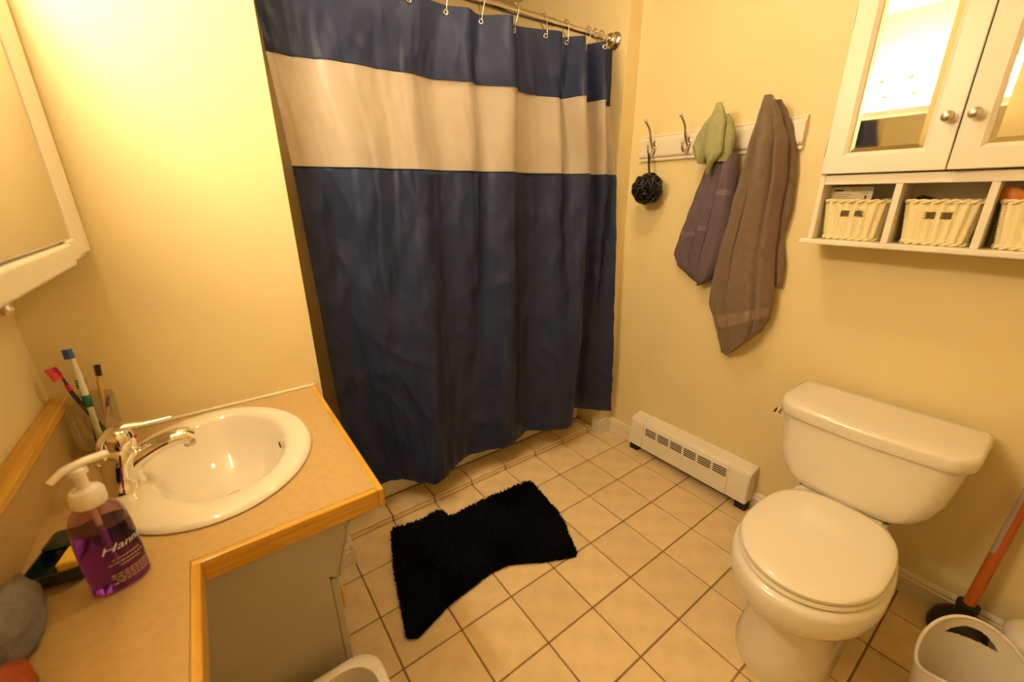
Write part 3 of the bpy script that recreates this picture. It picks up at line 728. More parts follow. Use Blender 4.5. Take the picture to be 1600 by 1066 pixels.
# wicker baskets
def basket(label, y0, y1, handle=True):
    t = thing('wicker_basket', (5.25, (y0+y1)/2, 5.981), label, 'basket', 'wicker baskets in the cubbies')
    x0, x1 = 4.99, 5.58; zb_, zt = 5.985, 6.56
    N, R = 132, 30
    cx, cy = (x0+x1)/2, (y0+y1)/2
    def ring(z, f, inset):
        pts = rrect(x0, y0, x1, y1, .13, z, 6); k = 1-.16*(1-f)-inset*2.2
        pts = [(cx+(p[0]-cx)*k, cy+(p[1]-cy)*k, z) for p in pts]
        # resample to N equally spaced points
        P = [Vector(p) for p in pts]; P.append(P[0]); L = [0]
        for i in range(len(P)-1): L.append(L[-1]+(P[i+1]-P[i]).length)
        out = []; j = 0
        for i in range(N):
            s = L[-1]*i/N
            while L[j+1] < s: j += 1
            u = (s-L[j])/(L[j+1]-L[j]); out.append(P[j].lerp(P[j+1], u))
        return out
    cx, cy = (x0+x1)/2, (y0+y1)/2
    bm = bmesh.new()
    for shell, ins in ((1, 0), (-1, .03)):
        V = []
        for r in range(R+1):
            f = r/R; z = zb_+(zt-zb_)*f; row = []
            for i, p in enumerate(ring(z, f, ins)):
                d = Vector((p.x-cx, p.y-cy, 0)).normalized()
                o_ = .007*(1 if (i//3+r) % 2 else -1)
                o_ += .014*math.cos(2*PI*i/6)          # thick stakes show as vertical ribs
                q = p+d*(o_*shell)
                row.append(bm.verts.new(q))
            V.append(row)
        for r in range(R):
            for i in range(N):
                k = (i+1) % N
                mid = (V[r][i].co+V[r+1][k].co)/2
                if mid.x < x0+.15 and abs(abs(mid.y-cy)-.085) < .055 and zt-.235 < mid.z < zt-.135: continue
                bm.faces.new((V[r][i], V[r][k], V[r+1][k], V[r+1][i]))
    obj('woven_wall', bm, M['wicker'], t, smooth=True, recalc=False)
    bm = bmesh.new(); loft(bm, [rrect(x0+.09, y0+.09, x1-.09, y1-.09, .1, zb_-.002, 4), rrect(x0+.09, y0+.09, x1-.09, y1-.09, .1, zb_+.02, 4)]); obj('base', bm, M['wicker'], t)
    for zz, ins, nm in ((zt, 0, 'rim_braid'), (zb_+.025, .068, 'foot_braid')):
        bm = bmesh.new()
        rg = ring(zz, 1, ins)
        for ph in (0, PI):
            pts = []
            for i in range(N+1):
                p = rg[i % N]; d = Vector((p.x-cx, p.y-cy, 0)).normalized(); a = i*.55+ph
                pts.append(p+d*.018*math.cos(a)+Vector((0, 0, .018*math.sin(a))))
            tube(bm, pts, .017, 5)
        obj(nm, bm, M['wicker'], t, smooth=True)
    return t
basket('cream wicker basket holding a printed card, leftmost cubby of the wall cabinet', -1.51, -.72)
basket('cream wicker basket in the middle cubby of the wall cabinet', -2.46, -1.70)
basket('cream wicker basket with an orange brush inside, in the right cubby', -3.37, -2.62)
# things in the baskets
card = thing('printed_card', (5.26, -.95, 6.05), 'cream printed card sticking up out of the leftmost wicker basket', 'card')
bm = bx((5.262, -1.24, 6.05), (5.27, -.70+.02, 6.77)); obj('card_sheet', bm, M['paper'], card)
bm = bmesh.new(); box(bm, (5.258, -.86, 6.705), (5.262, -.74, 6.725)); obj('heading_print', bm, M['ink'], card)
obj('mark_print', bx((5.258, -1.0, 6.70), (5.262, -.97, 6.715)), M['ink_soft'], card)
bm = bmesh.new()
bm.free()
for z, a, b in ((6.65, -.98, -.79), (6.62, -.94, -.79), (6.59, -.98, -.79), (6.67, -1.18, -1.1)): obj('text_line', bx((5.258, a, z), (5.262, b, z+.010)), M['ink_soft'], card)
bm = bmesh.new(); tube(bm, catmull([(5.258, -1.155, 6.64), (5.258, -1.165, 6.60), (5.258, -1.155, 6.55), (5.258, -1.14, 6.52)], 4), .010, 6); obj('figure_print', bm, M['ink'], card)
bm = bmesh.new(); tube(bm, catmull([(5.25, -1.75, 6.55), (5.24, -1.79, 6.61), (5.25, -1.87, 6.60), (5.3, -2.1, 6.52), (5.35, -2.3, 6.40)], 5), [.03]*6+[.04]*15, 10, flat=.7)
tag(obj('comb', bm, M['black_plastic'], None, smooth=True), 'black comb handle poking above the middle wicker basket', 'comb')
bm = bmesh.new()
prof = [(math.sin(a), math.cos(a)) for a in [PI*i/12 for i in range(13)]]
hb = thing('hairbrush', (5.25, -2.8, 6.1), 'orange lacquered hairbrush standing in the right wicker basket', 'hairbrush')
bm = bmesh.new(); sphere(bm, (0, 0, 0), 1, 24, 14)
mt = Matrix.Translation((5.22, -2.70, 6.58)) @ Matrix.Rotation(math.radians(-38), 4, 'X') @ Matrix.Diagonal((.035, .11, .19, 1))
bmesh.ops.transform(bm, matrix=mt, verts=bm.verts[:]); obj('head', bm, M['brush_orange'], hb, smooth=True)
bm = bmesh.new(); tube(bm, [(5.22, -2.80, 6.45), (5.25, -2.98, 6.15)], [.045, .05], 12, flat=.6); obj('handle', bm, M['brush_orange'], hb, smooth=40)

# ================================================================ coat rack with hooks
rk = thing('coat_rack', (5.62, 1.71, 7.4), 'cream wooden coat rack with four double hooks on the right wall', 'coat rack')
bm = bmesh.new(); pr = [(XR, 7.40), (XR-.06, 7.40), (XR-.075, 7.43), (XR-.06, 7.46), (XR-.105, 7.50), (XR-.115, 7.53), (XR-.115, 7.83), (XR-.10, 7.86), (XR-.06, 7.89), (XR-.07, 7.92), (XR-.05, 7.95), (XR, 7.95)]
def inset_end(y, k): return [(x if x > XR-.065 else x+k*.0, y, z) for x, z in pr]
loft(bm, [[(x, 3.42, z) for x, z in pr], [(x, .0, z) for x, z in pr]]); obj('board', bm, M['trim'], rk)
for y in (2.56, .85):
    bm = bmesh.new(); lathe(bm, [(.022, 0), (.018, -.008), (.004, -.012)], (XR-.115, y, 7.68), 14, 'x'); obj('screw_cap', bm, M['trim'], rk, smooth=30)
for k, y in enumerate((3.0, 2.15, 1.30, .44)):
    bm = bmesh.new()
    loft(bm, [[(XR-.115-dx, y+u, v) for (_, u, v) in [(0, q[0], q[1]) for q in [(.055*s_*math.cos(a), 7.68+.13*s_*math.sin(a)) for a in [2*PI*i/20 for i in range(20)]]]] for dx, s_ in ((0, 1), (.014, 1), (.022, .8))])
    h = obj('hook', bm, M['nickel'], rk, smooth=30)
    bm = bmesh.new()
    up = catmull([(XR-.13, y, 7.66), (XR-.20, y, 7.70), (XR-.28, y, 7.85), (XR-.34, y, 8.02), (XR-.46, y, 8.14), (XR-.50, y, 8.17)], 5)
    tube(bm, up, [.028]*12+[.022]*14, 10); sphere(bm, (XR-.505, y, 8.185), .034, 14, 10); obj('upper_prong', bm, M['nickel'], h, smooth=50)
    bm = bmesh.new()
    lo = catmull([(XR-.13, y, 7.66), (XR-.19, y, 7.56), (XR-.28, y, 7.53), (XR-.34, y, 7.60), (XR-.35, y, 7.68)], 5)
    tube(bm, lo, .024, 10); sphere(bm, (XR-.35, y, 7.70), .032, 14, 10); obj('lower_prong', bm, M['nickel'], h, smooth=50)

# black shower puff
PFx, PFy, PFz = 5.28, 2.88, 6.80
lf = thing('shower_puff', (PFx, PFy, PFz), 'black mesh shower puff hanging from the first hook of the coat rack', 'shower puff')
bm = bmesh.new(); sphere(bm, (PFx, PFy, PFz), .25, 20, 14); obj('core', bm, M['black_backing'], lf, smooth=True)
bm = bmesh.new(); rnd = random.Random(5)
for k in range(210):
    d = Vector((rnd.gauss(0, 1), rnd.gauss(0, 1), rnd.gauss(0, 1))).normalized()
    e = d.cross(Vector((rnd.gauss(0, 1), rnd.gauss(0, 1), rnd.gauss(0, 1)))).normalized(); r = rnd.uniform(.27, .325); a = rnd.uniform(.35, .75)
    pts = [Vector((PFx, PFy, PFz))+(d*math.cos(q)+e*math.sin(q))*(r+.02*math.sin(q*5+k)) for q in [-a+2*a*i/6 for i in range(7)]]
    tube(bm, pts, [.012, .026, .030, .024, .031, .026, .012], 5, flat=.6)
obj('ruffles', bm, M['loofah'], lf, smooth=True)
bm = bmesh.new(); tube(bm, catmull([(5.32, PFy, 7.02), (5.33, PFy+.06, 7.28), (5.35, 2.985, 7.50), (5.36, 3.0, 7.555)], 5), .028, 8, flat=.5)
tube(bm, catmull([(5.35, PFy+.02, 7.02), (5.38, PFy+.09, 7.28), (5.40, 3.0, 7.48), (5.36, 3.0, 7.56)], 5), .022, 8, flat=.5); obj('strap', bm, M['loofah'], lf, smooth=True)

# ================================================================ hanging cloths
def interp(rows, z):
    if z >= rows[0][0]: return rows[0][1:]
    for a, b in zip(rows, rows[1:]):
        if z >= b[0]:
            u = (a[0]-z)/(a[0]-b[0]); u = u*u*(3-2*u)*.5+u*.5
            return tuple(p+(q-p)*u for p, q in zip(a[1:], b[1:]))
    return rows[-1][1:]
def cloth(rows, fold, bot=None, N=90, Mc=70, x_back=None, thick=1.0, seed=0):
    """rows: (z, yLeft, yRight, xFront, xBack); fold(s, f)->push toward room. returns P(s,f,side)"""
    z0, z1 = rows[0][0], rows[-1][0]
    def P(s, f, side):
        z = z0+(z1-z0)*f
        yl, yr, xf, xb = interp(rows, z)
        y = yl+(yr-yl)*s
        lens = max(0, 1-(2*s-1)**2)**.5
        mid = (xf+xb)/2
        push = fold(s, f)*min(1, lens*1.6)
        x = mid+(xb-mid)*lens*.9 if side else mid+(xf-mid)*lens-push
        zz = z+(bot(s)*f**3 if bot else 0)
        nn = .02*noise.noise(Vector((y*4, zz*1.7, seed)))+.010*noise.noise(Vector((y*11, zz*4, seed+4)))
        x = min(x-(0 if side else nn), XR-.012)
        return Vector((x, y, zz))
    bm = bmesh.new()
    F = [[bm.verts.new(P(i/Mc, j/N, 0)) for i in range(Mc+1)] for j in range(N+1)]
    B = [[bm.verts.new(P(i/Mc, j/N, 1)) for i in range(Mc+1)] for j in range(N+1)]
    for j in range(N):
        for i in range(Mc):
            bm.faces.new((F[j][i], F[j][i+1], F[j+1][i+1], F[j+1][i])); bm.faces.new((B[j][i+1], B[j][i], B[j+1][i], B[j+1][i+1]))
    for G_, k in ((F, 0), (F, Mc)):
        for j in range(N): bm.faces.new((F[j][k], F[j+1][k], B[j+1][k], B[j][k]))
    for i in range(Mc):
        bm.faces.new((F[0][i], B[0][i], B[0][i+1], F[0][i+1])); bm.faces.new((F[N][i], F[N][i+1], B[N][i+1], B[N][i]))
    bmesh.ops.remove_doubles(bm, verts=bm.verts[:], dist=1e-5)
    return bm, P
def ridge(s, c, wd): return math.exp(-((s-c)/wd)**2)
def step(s, c, wd): return 1/(1+math.exp(-(s-c)/wd))

# brown bath towel: back drape plus front drape
bt = thing('bath_towel', (5.35, .4, 3.4), 'large brown terry bath towel hanging from the last hook of the coat rack', 'towel')
rows = [(8.27, .58, .46, 5.10, 5.26), (8.15, .62, .38, 5.08, 5.36), (7.95, .68, .28, 5.08, 5.45), (7.5, .80, .12, 5.10, 5.56), (6.9, .90, .05, 5.16, 5.60), (6.3, .99, .05, 5.2, 5.61), (5.6, 1.10, .02, 5.22, 5.62),
        (4.9, 1.14, -.06, 5.24, 5.62), (4.45, 1.14, -.12, 5.26, 5.62), (4.1, .98, -.12, 5.28, 5.62), (3.85, .86, -.10, 5.3, 5.62), (3.42, .72, .0, 5.34, 5.62)]
def fold_b(s, f):
    k = min(1, f*5)*(1+.25*math.sin(f*9))
    return k*(.15*step(s, .36+.03*math.sin(f*5), .010)-.09+.05*ridge(s, .12, .09)*(1-f*.3)+.05*ridge(s, .62+.1*f, .12)+.05*ridge(s, .88, .05)-.10*ridge(s, .345, .018)-.05*ridge(s, .80, .03))
bm, PB = cloth(rows, fold_b, bot=lambda s: (.0 if s < .2 else (s-.2)*.85), seed=1)
obj('front_drape', bm, M['brown_towel'], bt, smooth=60)
rows = [(8.20, .50, .36, 5.30, 5.36), (8.0, .48, .26, 5.38, 5.52), (7.75, .4, .16, 5.42, 5.6), (7.4, .3, .05, 5.42, 5.62), (7.0, .3, -.02, 5.44, 5.63), (6.4, .3, -.06, 5.46, 5.64), (5.9, .3, -.02, 5.48, 5.64), (5.4, .3, -.14, 5.5, 5.64), (5.0, .3, -.16, 5.52, 5.64)]
bm, _ = cloth(rows, lambda s, f: .04*ridge(s, .5, .15)*f, Mc=24, N=50, seed=2); obj('back_drape', bm, M['brown_towel'], bt, smooth=60)
bm = bmesh.new(); V = []
for i in range(5):
    row = []
    for j in range(61):
        s = .01+.98*j/60; f = .825+.055*(i/4)
        p = PB(s, f, 0)+Vector((-.012, 0, 0)); row.append(bm.verts.new(p))
    V.append(row)
for i in range(4):
    for j in range(60): bm.faces.new((V[i][j], V[i][j+1], V[i+1][j+1], V[i+1][j]))
obj('woven_band', bm, M['brown_band'], bt, smooth=True)

# plum hand towel
pt = thing('hand_towel', (5.45, 1.5, 4.8), 'dusty plum hand towel hanging between the sage cloth and the brown towel', 'towel')
rows = [(7.60, 1.36, 1.20, 5.22, 5.34), (7.48, 1.48, 1.06, 5.24, 5.46), (7.32, 1.56, .98, 5.26, 5.54), (7.0, 1.68, .95, 5.28, 5.58), (6.66, 1.80, .93, 5.3, 5.6), (6.2, 1.94, .94, 5.32, 5.62), (5.8, 2.07, .98, 5.36, 5.63), (5.4, 2.17, 1.02, 5.4, 5.63), (5.15, 2.06, 1.12, 5.42, 5.63), (4.95, 1.76, 1.2, 5.44, 5.63), (4.80, 1.52, 1.40, 5.48, 5.63)]
def fold_p(s, f):
    k = min(1, f*4); return k*(.11*step(s, .38, .010)+.11*step(s, .66, .010)-.08-.09*ridge(s, .37, .02)-.09*ridge(s, .65, .02)+.03*ridge(s, .2, .1))
bm, PP = cloth(rows, fold_p, seed=5); obj('towel_body', bm, M['purple_towel'], pt, smooth=60)
for f0, s0, s1 in ((.60, .02, .36), (.30, .68, .98), (.55, .40, .64)):
    bm = bmesh.new(); V = []
    for i in range(3):
        V.append([bm.verts.new(PP(s0+(s1-s0)*j/24, f0+.018*i, 0)+Vector((-.008, 0, 0))) for j in range(25)])
    for i in range(2):
        for j in range(24): bm.faces.new((V[i][j], V[i][j+1], V[i+1][j+1], V[i+1][j]))
    obj('woven_band', bm, M['purple_band'], pt, smooth=True)

# sage washcloth: three lobes
gc = thing('sage_cloth', (5.3, 1.4, 7.1), 'sage green cloth draped over the third hook of the coat rack', 'cloth')
rows = [(8.26, 1.39, 1.30, 5.08, 5.20), (8.12, 1.48, 1.26, 5.06, 5.28), (7.95, 1.64, 1.3, 5.06, 5.34), (7.75, 1.78, 1.36, 5.08, 5.4), (7.58, 1.86, 1.42, 5.1, 5.44), (7.42, 1.80, 1.50, 5.12, 5.46), (7.26, 1.70, 1.56, 5.16, 5.46)]
bm, _ = cloth(rows, lambda s, f: .05*ridge(s, .4, .25)*f, Mc=30, N=40, seed=8); obj('left_lobe', bm, M['green_cloth'], gc, smooth=60)
rows = [(8.27, 1.38, 1.27, 5.02, 5.12), (8.12, 1.42, 1.20, 4.99, 5.14), (7.95, 1.47, 1.14, 4.98, 5.16), (7.75, 1.50, 1.14, 4.98, 5.18), (7.58, 1.51, 1.14, 4.98, 5.2), (7.42, 1.50, 1.14, 5.0, 5.2), (7.32, 1.44, 1.22, 5.02, 5.2), (7.22, 1.42, 1.32, 5.04, 5.18), (7.05, 1.41, 1.36, 5.06, 5.16)]
bm, _ = cloth(rows, lambda s, f: .04*ridge(s, .55, .2)*f, Mc=30, N=40, seed=9); obj('front_lobe', bm, M['green_cloth'], gc, smooth=60)
rows = [(8.08, 1.26, 1.18, 5.14, 5.28), (7.95, 1.28, 1.09, 5.12, 5.34), (7.75, 1.30, 1.03, 5.12, 5.38), (7.58, 1.32, 1.02, 5.14, 5.4), (7.42, 1.36, 1.05, 5.16, 5.4), (7.27, 1.34, 1.09, 5.18, 5.4)]
bm, _ = cloth(rows, lambda s, f: .03*ridge(s, .5, .2)*f, Mc=26, N=36, seed=10); obj('right_lobe', bm, M['green_cloth'], gc, smooth=60)

# ================================================================ baseboard heater
ht = thing('baseboard_heater', (5.45, 1.1, 0), 'white baseboard heater with slotted grille along the foot of the right wall', 'heater')
HX = 5.30
def hprof(dx=0):
    return [(XR-.0, .24), (HX-dx, .22), (HX-dx, .86+dx), (HX+.03-dx, .96+dx), (HX+.10-dx, 1.02+dx), (XR, 1.07+dx)]
def hsolid(y0, y1, dx=0):
    bm = bmesh.new(); loft(bm, [[(x, y, z) for x, z in hprof(dx)] for y in (y0, y1)]); return bm
SZ = [.86-.055*i for i in range(4)]
# front cover built as a plate with true slots
YA, YB = 2.30, .03
bm = bmesh.new()
groups = []; n = 6; y = 2.24; gw = .32; gap = .05
for i in range(n): groups.append((y, y-gw)); y -= gw+gap
ycuts = sorted({YA, YB, *[v for p in groups for v in p]}, reverse=True)
zc = [.22]+sorted([v for z in SZ for v in (z-.040, z)])+[.87]
zc = sorted(set(zc))
isg = lambda ym: any(a > ym > b for a, b in groups)
isz = lambda zm: any(z-.040 < zm < z for z in SZ)
for i in range(len(ycuts)-1):
    for j in range(len(zc)-1):
        ym, zm = (ycuts[i]+ycuts[i+1])/2, (zc[j]+zc[j+1])/2
        if isg(ym) and isz(zm): continue
        box(bm, (HX, ycuts[i+1], zc[j]), (HX+.015, ycuts[i], zc[j+1]))
obj('front_grille', bm, M['heater'], ht)
bm = bmesh.new(); loft(bm, [[(x, y, z) for x, z in [(HX, .869), (HX+.03, .96), (HX+.10, 1.02), (XR, 1.07), (XR, 1.05), (HX+.11, 1.0), (HX+.045, .95), (HX+.015, .869)]] for y in (YA, YB)]); obj('top_hood', bm, M['heater'], ht)
obj('shade_fin_block', bx((HX+.03, YB, .30), (XR-.05, YA, .86)), M['dark'], ht)  # fin block coloured near black, painting the shade seen through the slots
obj('back_plate', bx((XR-.03, YB, .1), (XR-.001, YA, 1.04)), M['dark'], ht)
for (a, b) in ((2.72, 2.295), (.035, -.43)):
    bm = hsolid(a, b, .008); bmesh.ops.bevel(bm, geom=bm.edges[:], offset=.018, segments=2, affect='EDGES'); obj('end_cap', bm, M['heater'], ht, smooth=30)
for y in (2.62, -.3):
    obj('foot', bx((HX+.08, y-.12, 0.0), (XR-.1, y+.12, .235), .01), M['dark'], ht)

# ================================================================ toilet
TY = -2.13
TB = -2.20
tl = thing('toilet', (4.0, TY, 0), 'white two-piece toilet with closed lid standing against the right wall', 'toilet')
def plan(xf, xb, hw, z, cx=None, n=64, pf=2.0, pb=2.6, cy=TB):
    """egg outline: front (toward -x) half with exponent pf, back half pb"""
    if cx is None: cx = xb-hw*1.0
    out = []
    for i in range(n):
        t = 2*PI*i/n; c, s = math.cos(t), math.sin(t)
        if c < 0: x = cx+(cx-xf)*(-abs(c)**(2/pf)); y = hw*sgn(s)*abs(s)**(2/pf)
        else: x = cx+(xb-cx)*abs(c)**(2/pb); y = hw*sgn(s)*abs(s)**(2/pb)
        out.append((x, cy+y, z))
    return out
bm = bmesh.new()
loft(bm, [plan(2.12, 4.9, .60, .0, 2.95, pb=3), plan(2.10, 4.9, .62, .05, 2.95, pb=3), plan(2.17, 4.9, .57, .35, 3.0, pb=3), plan(2.22, 4.9, .54, .75, 3.0, pb=3), plan(2.20, 4.9, .57, 1.0, 3.0, pb=3),
          plan(2.05, 4.85, .68, 1.2, 2.95, pb=2.6), plan(1.86, 4.75, .81, 1.38, 2.9, pb=2.2), plan(1.77, 4.7, .88, 1.52, 2.9, pb=2.1), plan(1.745, 4.7, .90, 1.66, 2.9, pb=2.1), plan(1.74, 4.7, .90, 1.80, 2.9, pb=2.1), plan(1.77, 4.68, .88, 1.87, 2.9, pb=2.1), plan(1.85, 4.6, .82, 1.90, 2.9, pb=2.1)])
obj('bowl', bm, M['toilet'], tl, smooth=50)
bm = bmesh.new(); loft(bm, [[(x, TY+y, 1.90) for x, y in ((4.0, -.62), (5.2, -.62), (5.2, .62), (4.0, .62))], [(x, TY+y, 2.02) for x, y in ((4.03, -.58), (5.2, -.58), (5.2, .58), (4.03, .58))]])
bmesh.ops.bevel(bm, geom=bm.edges[:], offset=.04, segments=3, affect='EDGES'); obj('deck', bm, M['toilet'], tl, smooth=50)
bm = bmesh.new()
loft(bm, [plan(1.86, 4.12, .82, 1.915, 2.88, pb=2.9), plan(1.83, 4.14, .845, 1.94, 2.88, pb=2.9), plan(1.85, 4.13, .83, 1.985, 2.88, pb=2.9)]); obj('seat', bm, M['seat'], tl, smooth=50)
bm = bmesh.new()
loft(bm, [plan(1.89, 4.11, .80, 1.99, 2.88, pb=3), plan(1.85, 4.15, .83, 2.01, 2.88, pb=3), plan(1.845, 4.15, .835, 2.055, 2.88, pb=3), plan(1.88, 4.13, .81, 2.085, 2.88, pb=3), plan(1.98, 4.05, .73, 2.10, 2.88, pb=3), plan(2.2, 3.9, .55, 2.105, 2.88, pb=3)]); obj('lid', bm, M['seat'], tl, smooth=50)
for s in (-1, 1):
    bm = bmesh.new(); lathe(bm, [(.06, -.1), (.065, .0), (.065, .04), (.05, .06), (.02, .065)], (4.13, TB+s*.42, 1.98), 16); obj('hinge', bm, M['seat'], tl, smooth=40)
# tank
def tplan(xf, xb, hw, z, r=.42, bow=.06, n=10):
    """rounded front corners, slightly bowed front, straight back; xf front at centre"""
    out = []
    k = 8
    q = .16
    out += [(xb-q+q*math.sin(PI/2*i/4), TY-hw+q-q*math.cos(PI/2*i/4), z) for i in range(5)] + [(xb-q+q*math.cos(PI/2*i/4), TY+hw-q+q*math.sin(PI/2*i/4), z) for i in range(5)]
    for i in range(k+1):                                        # left(+y) front corner
        a = PI/2*i/k; out.append((xf+bow+r-r*math.sin(a), TY+hw-r*.8+r*.8*math.cos(a), z))
    for i in range(1, n):
        u = i/n; y = (hw-r*.8)*(1-2*u); out.append((xf+bow*(1-4*u*(1-u)), TY+y, z))
    for i in range(k+1):
        a = PI/2*(1-i/k); out.append((xf+bow+r-r*math.sin(a), TY-hw+r*.8-r*.8*math.cos(a), z))
    return out
bm = bmesh.new()
loft(bm, [tplan(4.22, 5.40, .46, 2.03, .15, .02), tplan(4.17, 5.44, .60, 2.04, .2, .03), tplan(4.13, 5.46, .76, 2.08, .28, .04), tplan(4.11, 5.47, .89, 2.17, .34, .05), tplan(4.10, 5.48, .99, 2.32, .38), tplan(4.11, 5.48, 1.06, 2.55, .40), tplan(4.13, 5.48, 1.10, 2.85, .42), tplan(4.15, 5.48, 1.14, 3.16, .42)])
obj('tank', bm, M['toilet'], tl, smooth=50)
bm = bmesh.new()
loft(bm, [tplan(4.17, 5.50, 1.15, 3.165, .42), tplan(4.11, 5.52, 1.195, 3.175, .45), tplan(4.10, 5.53, 1.205, 3.20, .45), tplan(4.10, 5.53, 1.205, 3.34, .45), tplan(4.12, 5.52, 1.19, 3.385, .45), tplan(4.17, 5.49, 1.15, 3.405, .43), tplan(4.4, 5.3, .9, 3.41, .3)]); obj('tank_lid', bm, M['toilet'], tl, smooth=50)
bm = bmesh.new(); lathe(bm, [(.07, 0), (.07, .04), (.05, .06), (.03, .08), (.03, .11)], (4.78, TY+1.11, 3.05), 18, 'y')
tube(bm, catmull([(4.80, TY+1.23, 3.06), (4.64, TY+1.25, 3.04), (4.46, TY+1.23, 2.99)], 5), [.05]*6+[.062]*5, 12, flat=.6); obj('flush_lever', bm, M['chrome'], tl, smooth=45)
for s in (-1, 1):
    bm = bmesh.new(); lathe(bm, [(.05, 0), (.055, .02), (.05, .05), (.02, .06)], (4.32, TY+s*.56, 2.0), 12); obj('tank_bolt', bm, M['dark'], tl, smooth=40)

# ================================================================ plunger
pl = thing('plunger', (5.34, -3.78, 0), 'plunger with orange wooden handle and black rubber cup by the right wall', 'plunger')
bm = bmesh.new(); lathe(bm, [(.30, 0), (.34, .02), (.35, .10), (.31, .28), (.20, .42), (.12, .48), (.11, .56), (.13, .58), (.13, .66), (.085, .67)], (5.30, -3.76, .002), 32); obj('rubber_cup', bm, M['pipe_black'], pl, smooth=45)
bm = bmesh.new(); tube(bm, [(5.30, -3.76, .6), (5.52, -3.84, 3.6)], [.072, .068], 18); obj('handle', bm, M['orange_wood'], pl, smooth=45)
a0, a1 = Vector((5.30, -3.76, .6)), Vector((5.52, -3.84, 3.6)); dd = (a1-a0).normalized()
bm = bmesh.new()
sd = Vector((-.75, .66, 0)); sd = (sd-dd*sd.dot(dd)).normalized(); ac = dd.cross(sd)
V = []
for i in range(2):
    c0 = a0+dd*(1.05+i*1.2); V.append([bm.verts.new(c0+(sd*math.cos(q)+ac*math.sin(q))*.074) for q in [-.5+1.0*k/6 for k in range(7)]])
for k in range(6): bm.faces.new((V[0][k], V[0][k+1], V[1][k+1], V[1][k]))
obj('paper_label', bm, M['label_grey'], pl)
bm = bmesh.new()
for i in range(11):
    c0 = a0+dd*(1.12+i*.1)
    vs = [bm.verts.new(c0+dd*h+(sd*math.cos(q)+ac*math.sin(q))*.0765) for h, q in ((0, -.25), (0, .25), (.055, .25), (.055, -.25))]; bm.faces.new(vs)
obj('label_print', bm, M['ink_soft'], pl)

# ================================================================ bins
def swoop_bin(c, label):
    t = thing('waste_bin', (c[0], c[1], 0), label, 'waste bin')
    n = 240; Rr = []
    def rim(a):                                                # height rises toward the wall side and the opposite side
        a -= math.radians(20); return 1.06+.46*abs(math.cos(a))**1.6
    bm = bmesh.new(); rows = 110; V = {}
    for shell in (0, 1):
        for r in range(rows+1):
            f = r/rows; row = []
            for i in range(n):
                a = 2*PI*i/n; h = rim(a); z = .02+(h-.02)*f; rad = (.44+.16*(z/1.45)**.9) - (.02 if shell else 0)
                row.append(bm.verts.new((c[0]+rad*math.cos(a), c[1]+rad*1.02*math.sin(a), z+(.02 if shell else 0)*(1-f))))
            V[shell, r] = row
    def hole(r, i):
        a = 2*PI*(i+.5)/n; h = rim(a); a = (a-math.radians(20)+PI) % (2*PI)-PI; z = .02+(h-.02)*(r+.5)/rows
        return abs(a) < .46 and 1.22 < z < 1.22+.18*(1-(a/.46)**2)
    for shell in (0, 1):
        for r in range(rows):
            for i in range(n):
                k = (i+1) % n
                if hole(r, i): continue
                q = (V[shell, r][i], V[shell, r][k], V[shell, r+1][k], V[shell, r+1][i])
                bm.faces.new(q if not shell else q[::-1])
    for i in range(n):
        k = (i+1) % n; bm.faces.new((V[0, rows][i], V[0, rows][k], V[1, rows][k], V[1, rows][i]))
    bm.faces.new(V[0, 0][::-1]); bm.faces.new(V[1, 0])
    obj('bin_body', bm, M['bin'], t, smooth=50)
    bm = bmesh.new(); pts = []
    for i in range(n+1):
        a = 2*PI*i/n; h = rim(a); rad = .44+.16*(h/1.45)**.9-.01; pts.append((c[0]+rad*math.cos(a), c[1]+rad*1.02*math.sin(a), h))
    tube(bm, pts, .022, 8); obj('rim_bead', bm, M['bin'], t, smooth=True)
swoop_bin((3.30, -4.02), 'cream plastic waste bin with a handle slot, right of the toilet')
# rectangular basket by the vanity
wb = thing('waste_basket', (-3.05, -.35, 0), 'cream plastic wastebasket with rounded rim on the floor beside the vanity', 'wastebasket')
bm = bmesh.new(); zt = 1.87
def wr(k, z): return rrect(-3.62+k, -.95+k, -2.49-k, .22-k, .28, z, 8)
loft(bm, [wr(.17, .0), wr(.12, .3), wr(.05, zt-.12), wr(.0, zt-.07), wr(-.015, zt-.03), wr(.0, zt), wr(.045, zt+.012), wr(.09, zt-.01), wr(.10, zt-.06), wr(.16, .35), wr(.22, .05)])
obj('basket_body', bm, M['bin'], wb, smooth=50)
# canister in the corner
cn = thing('canister', (5.18, -4.52, 0), 'white plastic canister with domed lid at the right edge, past the plunger', 'canister')
bm = bmesh.new(); lathe(bm, [(.33, 0), (.36, .04), (.38, .62), (.37, .66)], (5.18, -4.52, .002), 36); obj('pail', bm, M['white_plastic'], cn, smooth=45)
bm = bmesh.new(); lathe(bm, [(.40, 0), (.41, .03), (.38, .10), (.28, .2), (.14, .26), (.02, .28)], (5.18, -4.52, .662), 36); obj('lid', bm, M['white_plastic'], cn, smooth=45)

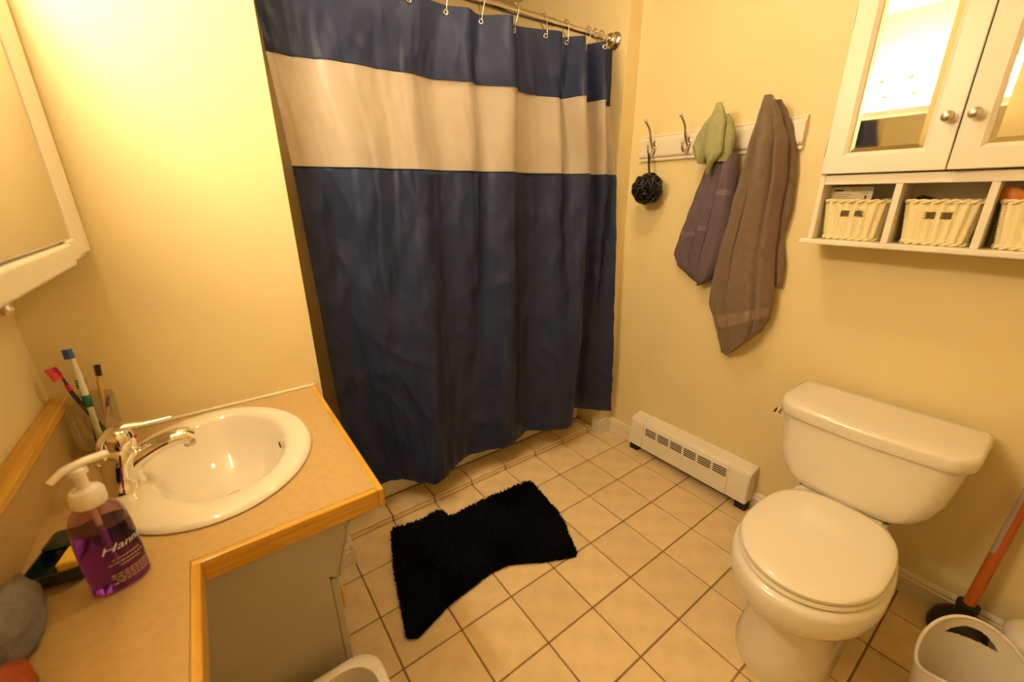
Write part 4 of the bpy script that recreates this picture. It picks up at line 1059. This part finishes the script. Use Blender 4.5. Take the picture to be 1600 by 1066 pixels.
# ================================================================ shaggy black mat
OUT = [(-1.19,3.71),(-.75,3.62),(-.12,3.57),(-.07,3.26),(.5,3.3),(1.19,3.31),(2.10,3.21),(2.14,2.77),(2.06,2.07),(1.93,1.63),(1.55,.88),(.91,1.18),(.34,1.53),(-.06,1.58),(-.55,1.52),(-1.0,1.47),(-1.70,1.25),(-1.83,1.34),(-1.68,1.99),(-1.53,2.65)]
cxm = sum(p[0] for p in OUT)/len(OUT); cym = sum(p[1] for p in OUT)/len(OUT)
OUT_ = [((x-cxm)*.965+cxm, (y-cym)*.965+cym) for x, y in OUT]
def inside(x, y, P=OUT_):
    c = False; j = len(P)-1
    for i in range(len(P)):
        if (P[i][1] > y) != (P[j][1] > y) and x < (P[j][0]-P[i][0])*(y-P[i][1])/(P[j][1]-P[i][1])+P[i][0]: c = not c
        j = i
    return c
def mh(x, y):
    d1 = abs((x+.10)*.6+(y-3.1)*(-.45)); r1 = .11*math.exp(-((x+.2)**2/.06+(y-3.2)**2/.25))
    u = (x-1.2)*.75+(y-2.0)*(-.66); r2 = .09*math.exp(-(u/.16)**2)*(1 if x > .2 else math.exp(-(x-.2)**2*4))
    return .03+r1+r2+.03*noise.noise(Vector((x*1.3, y*1.3, 0)))
mat_o = thing('bath_mat', (.3, 2.4, 0), 'crumpled black shaggy bath mat on the tiled floor before the tub', 'bath mat')
bm = bmesh.new()
lo_ = [bm.verts.new((x, y, .004)) for x, y in OUT_]; hi_ = [bm.verts.new((x, y, .05)) for x, y in OUT_]
m_ = len(lo_)
for i in range(m_): bm.faces.new((lo_[i], lo_[(i+1) % m_], hi_[(i+1) % m_], hi_[i]))
for ring_ in (lo_, hi_):
    es = [bm.edges.get((ring_[i], ring_[(i+1) % m_])) for i in range(m_)]
    bmesh.ops.triangle_fill(bm, edges=es, use_beauty=True)
obj('backing', bm, M['black_backing'], mat_o)
rn = random.Random(11); verts = []; faces = []
def tuft(x, y, ang_, L, lean):
    z0 = mh(x, y); r = .020; b = len(verts)
    dx, dy = math.cos(ang_)*lean, math.sin(ang_)*lean
    for (f, rr_) in ((0, r), (.55, r*1.0)):
        for k in range(3):
            a = ang_+2*PI*k/3
            verts.append((x+dx*f*f*L/.14+rr_*math.cos(a), y+dy*f*f*L/.14+rr_*math.sin(a), z0*0.6+f*L+z0*.4*f))
    verts.append((x+dx*L/.14, y+dy*L/.14, z0+L*(.9-lean*2)))
    for k in range(3):
        k2 = (k+1) % 3
        faces.append((b+k, b+k2, b+3+k2, b+3+k)); faces.append((b+3+k, b+3+k2, b+6))
cnt = 0
while cnt < 17000:
    x = rn.uniform(-1.9, 2.2); y = rn.uniform(.8, 3.8)
    if not inside(x, y): continue
    fa = noise.noise(Vector((x*1.1, y*1.1, 4)))*5+rn.uniform(-.9, .9)
    tuft(x, y, fa, rn.uniform(.08, .14), rn.uniform(.02, .07)); cnt += 1
for i in range(m_):                                       # fringe along the edge leaning outward
    a = Vector((*OUT_[i], 0)); b = Vector((*OUT_[(i+1) % m_], 0)); L = (b-a).length
    nrm = Vector(((b-a).y, -(b-a).x, 0)).normalized()
    if inside((a.x+b.x)/2+nrm.x*.03, (a.y+b.y)/2+nrm.y*.03): nrm = -nrm
    for k in range(int(L/.012)):
        p = a.lerp(b, rn.random()); tuft(p.x, p.y, math.atan2(nrm.y, nrm.x)+rn.uniform(-.6, .6), rn.uniform(.06, .12), rn.uniform(.04, .10))
me = bpy.data.meshes.new('pile'); o3 = ORI[mat_o.name]
me.from_pydata([((v[0]-o3.x)*S, (v[1]-o3.y)*S, max(.002, v[2]-o3.z)*S) for v in verts], [], faces); me.materials.append(M['black_rug'])
po = bpy.data.objects.new('pile', me); C.objects.link(po); po.parent = mat_o; po['kind'] = 'stuff'
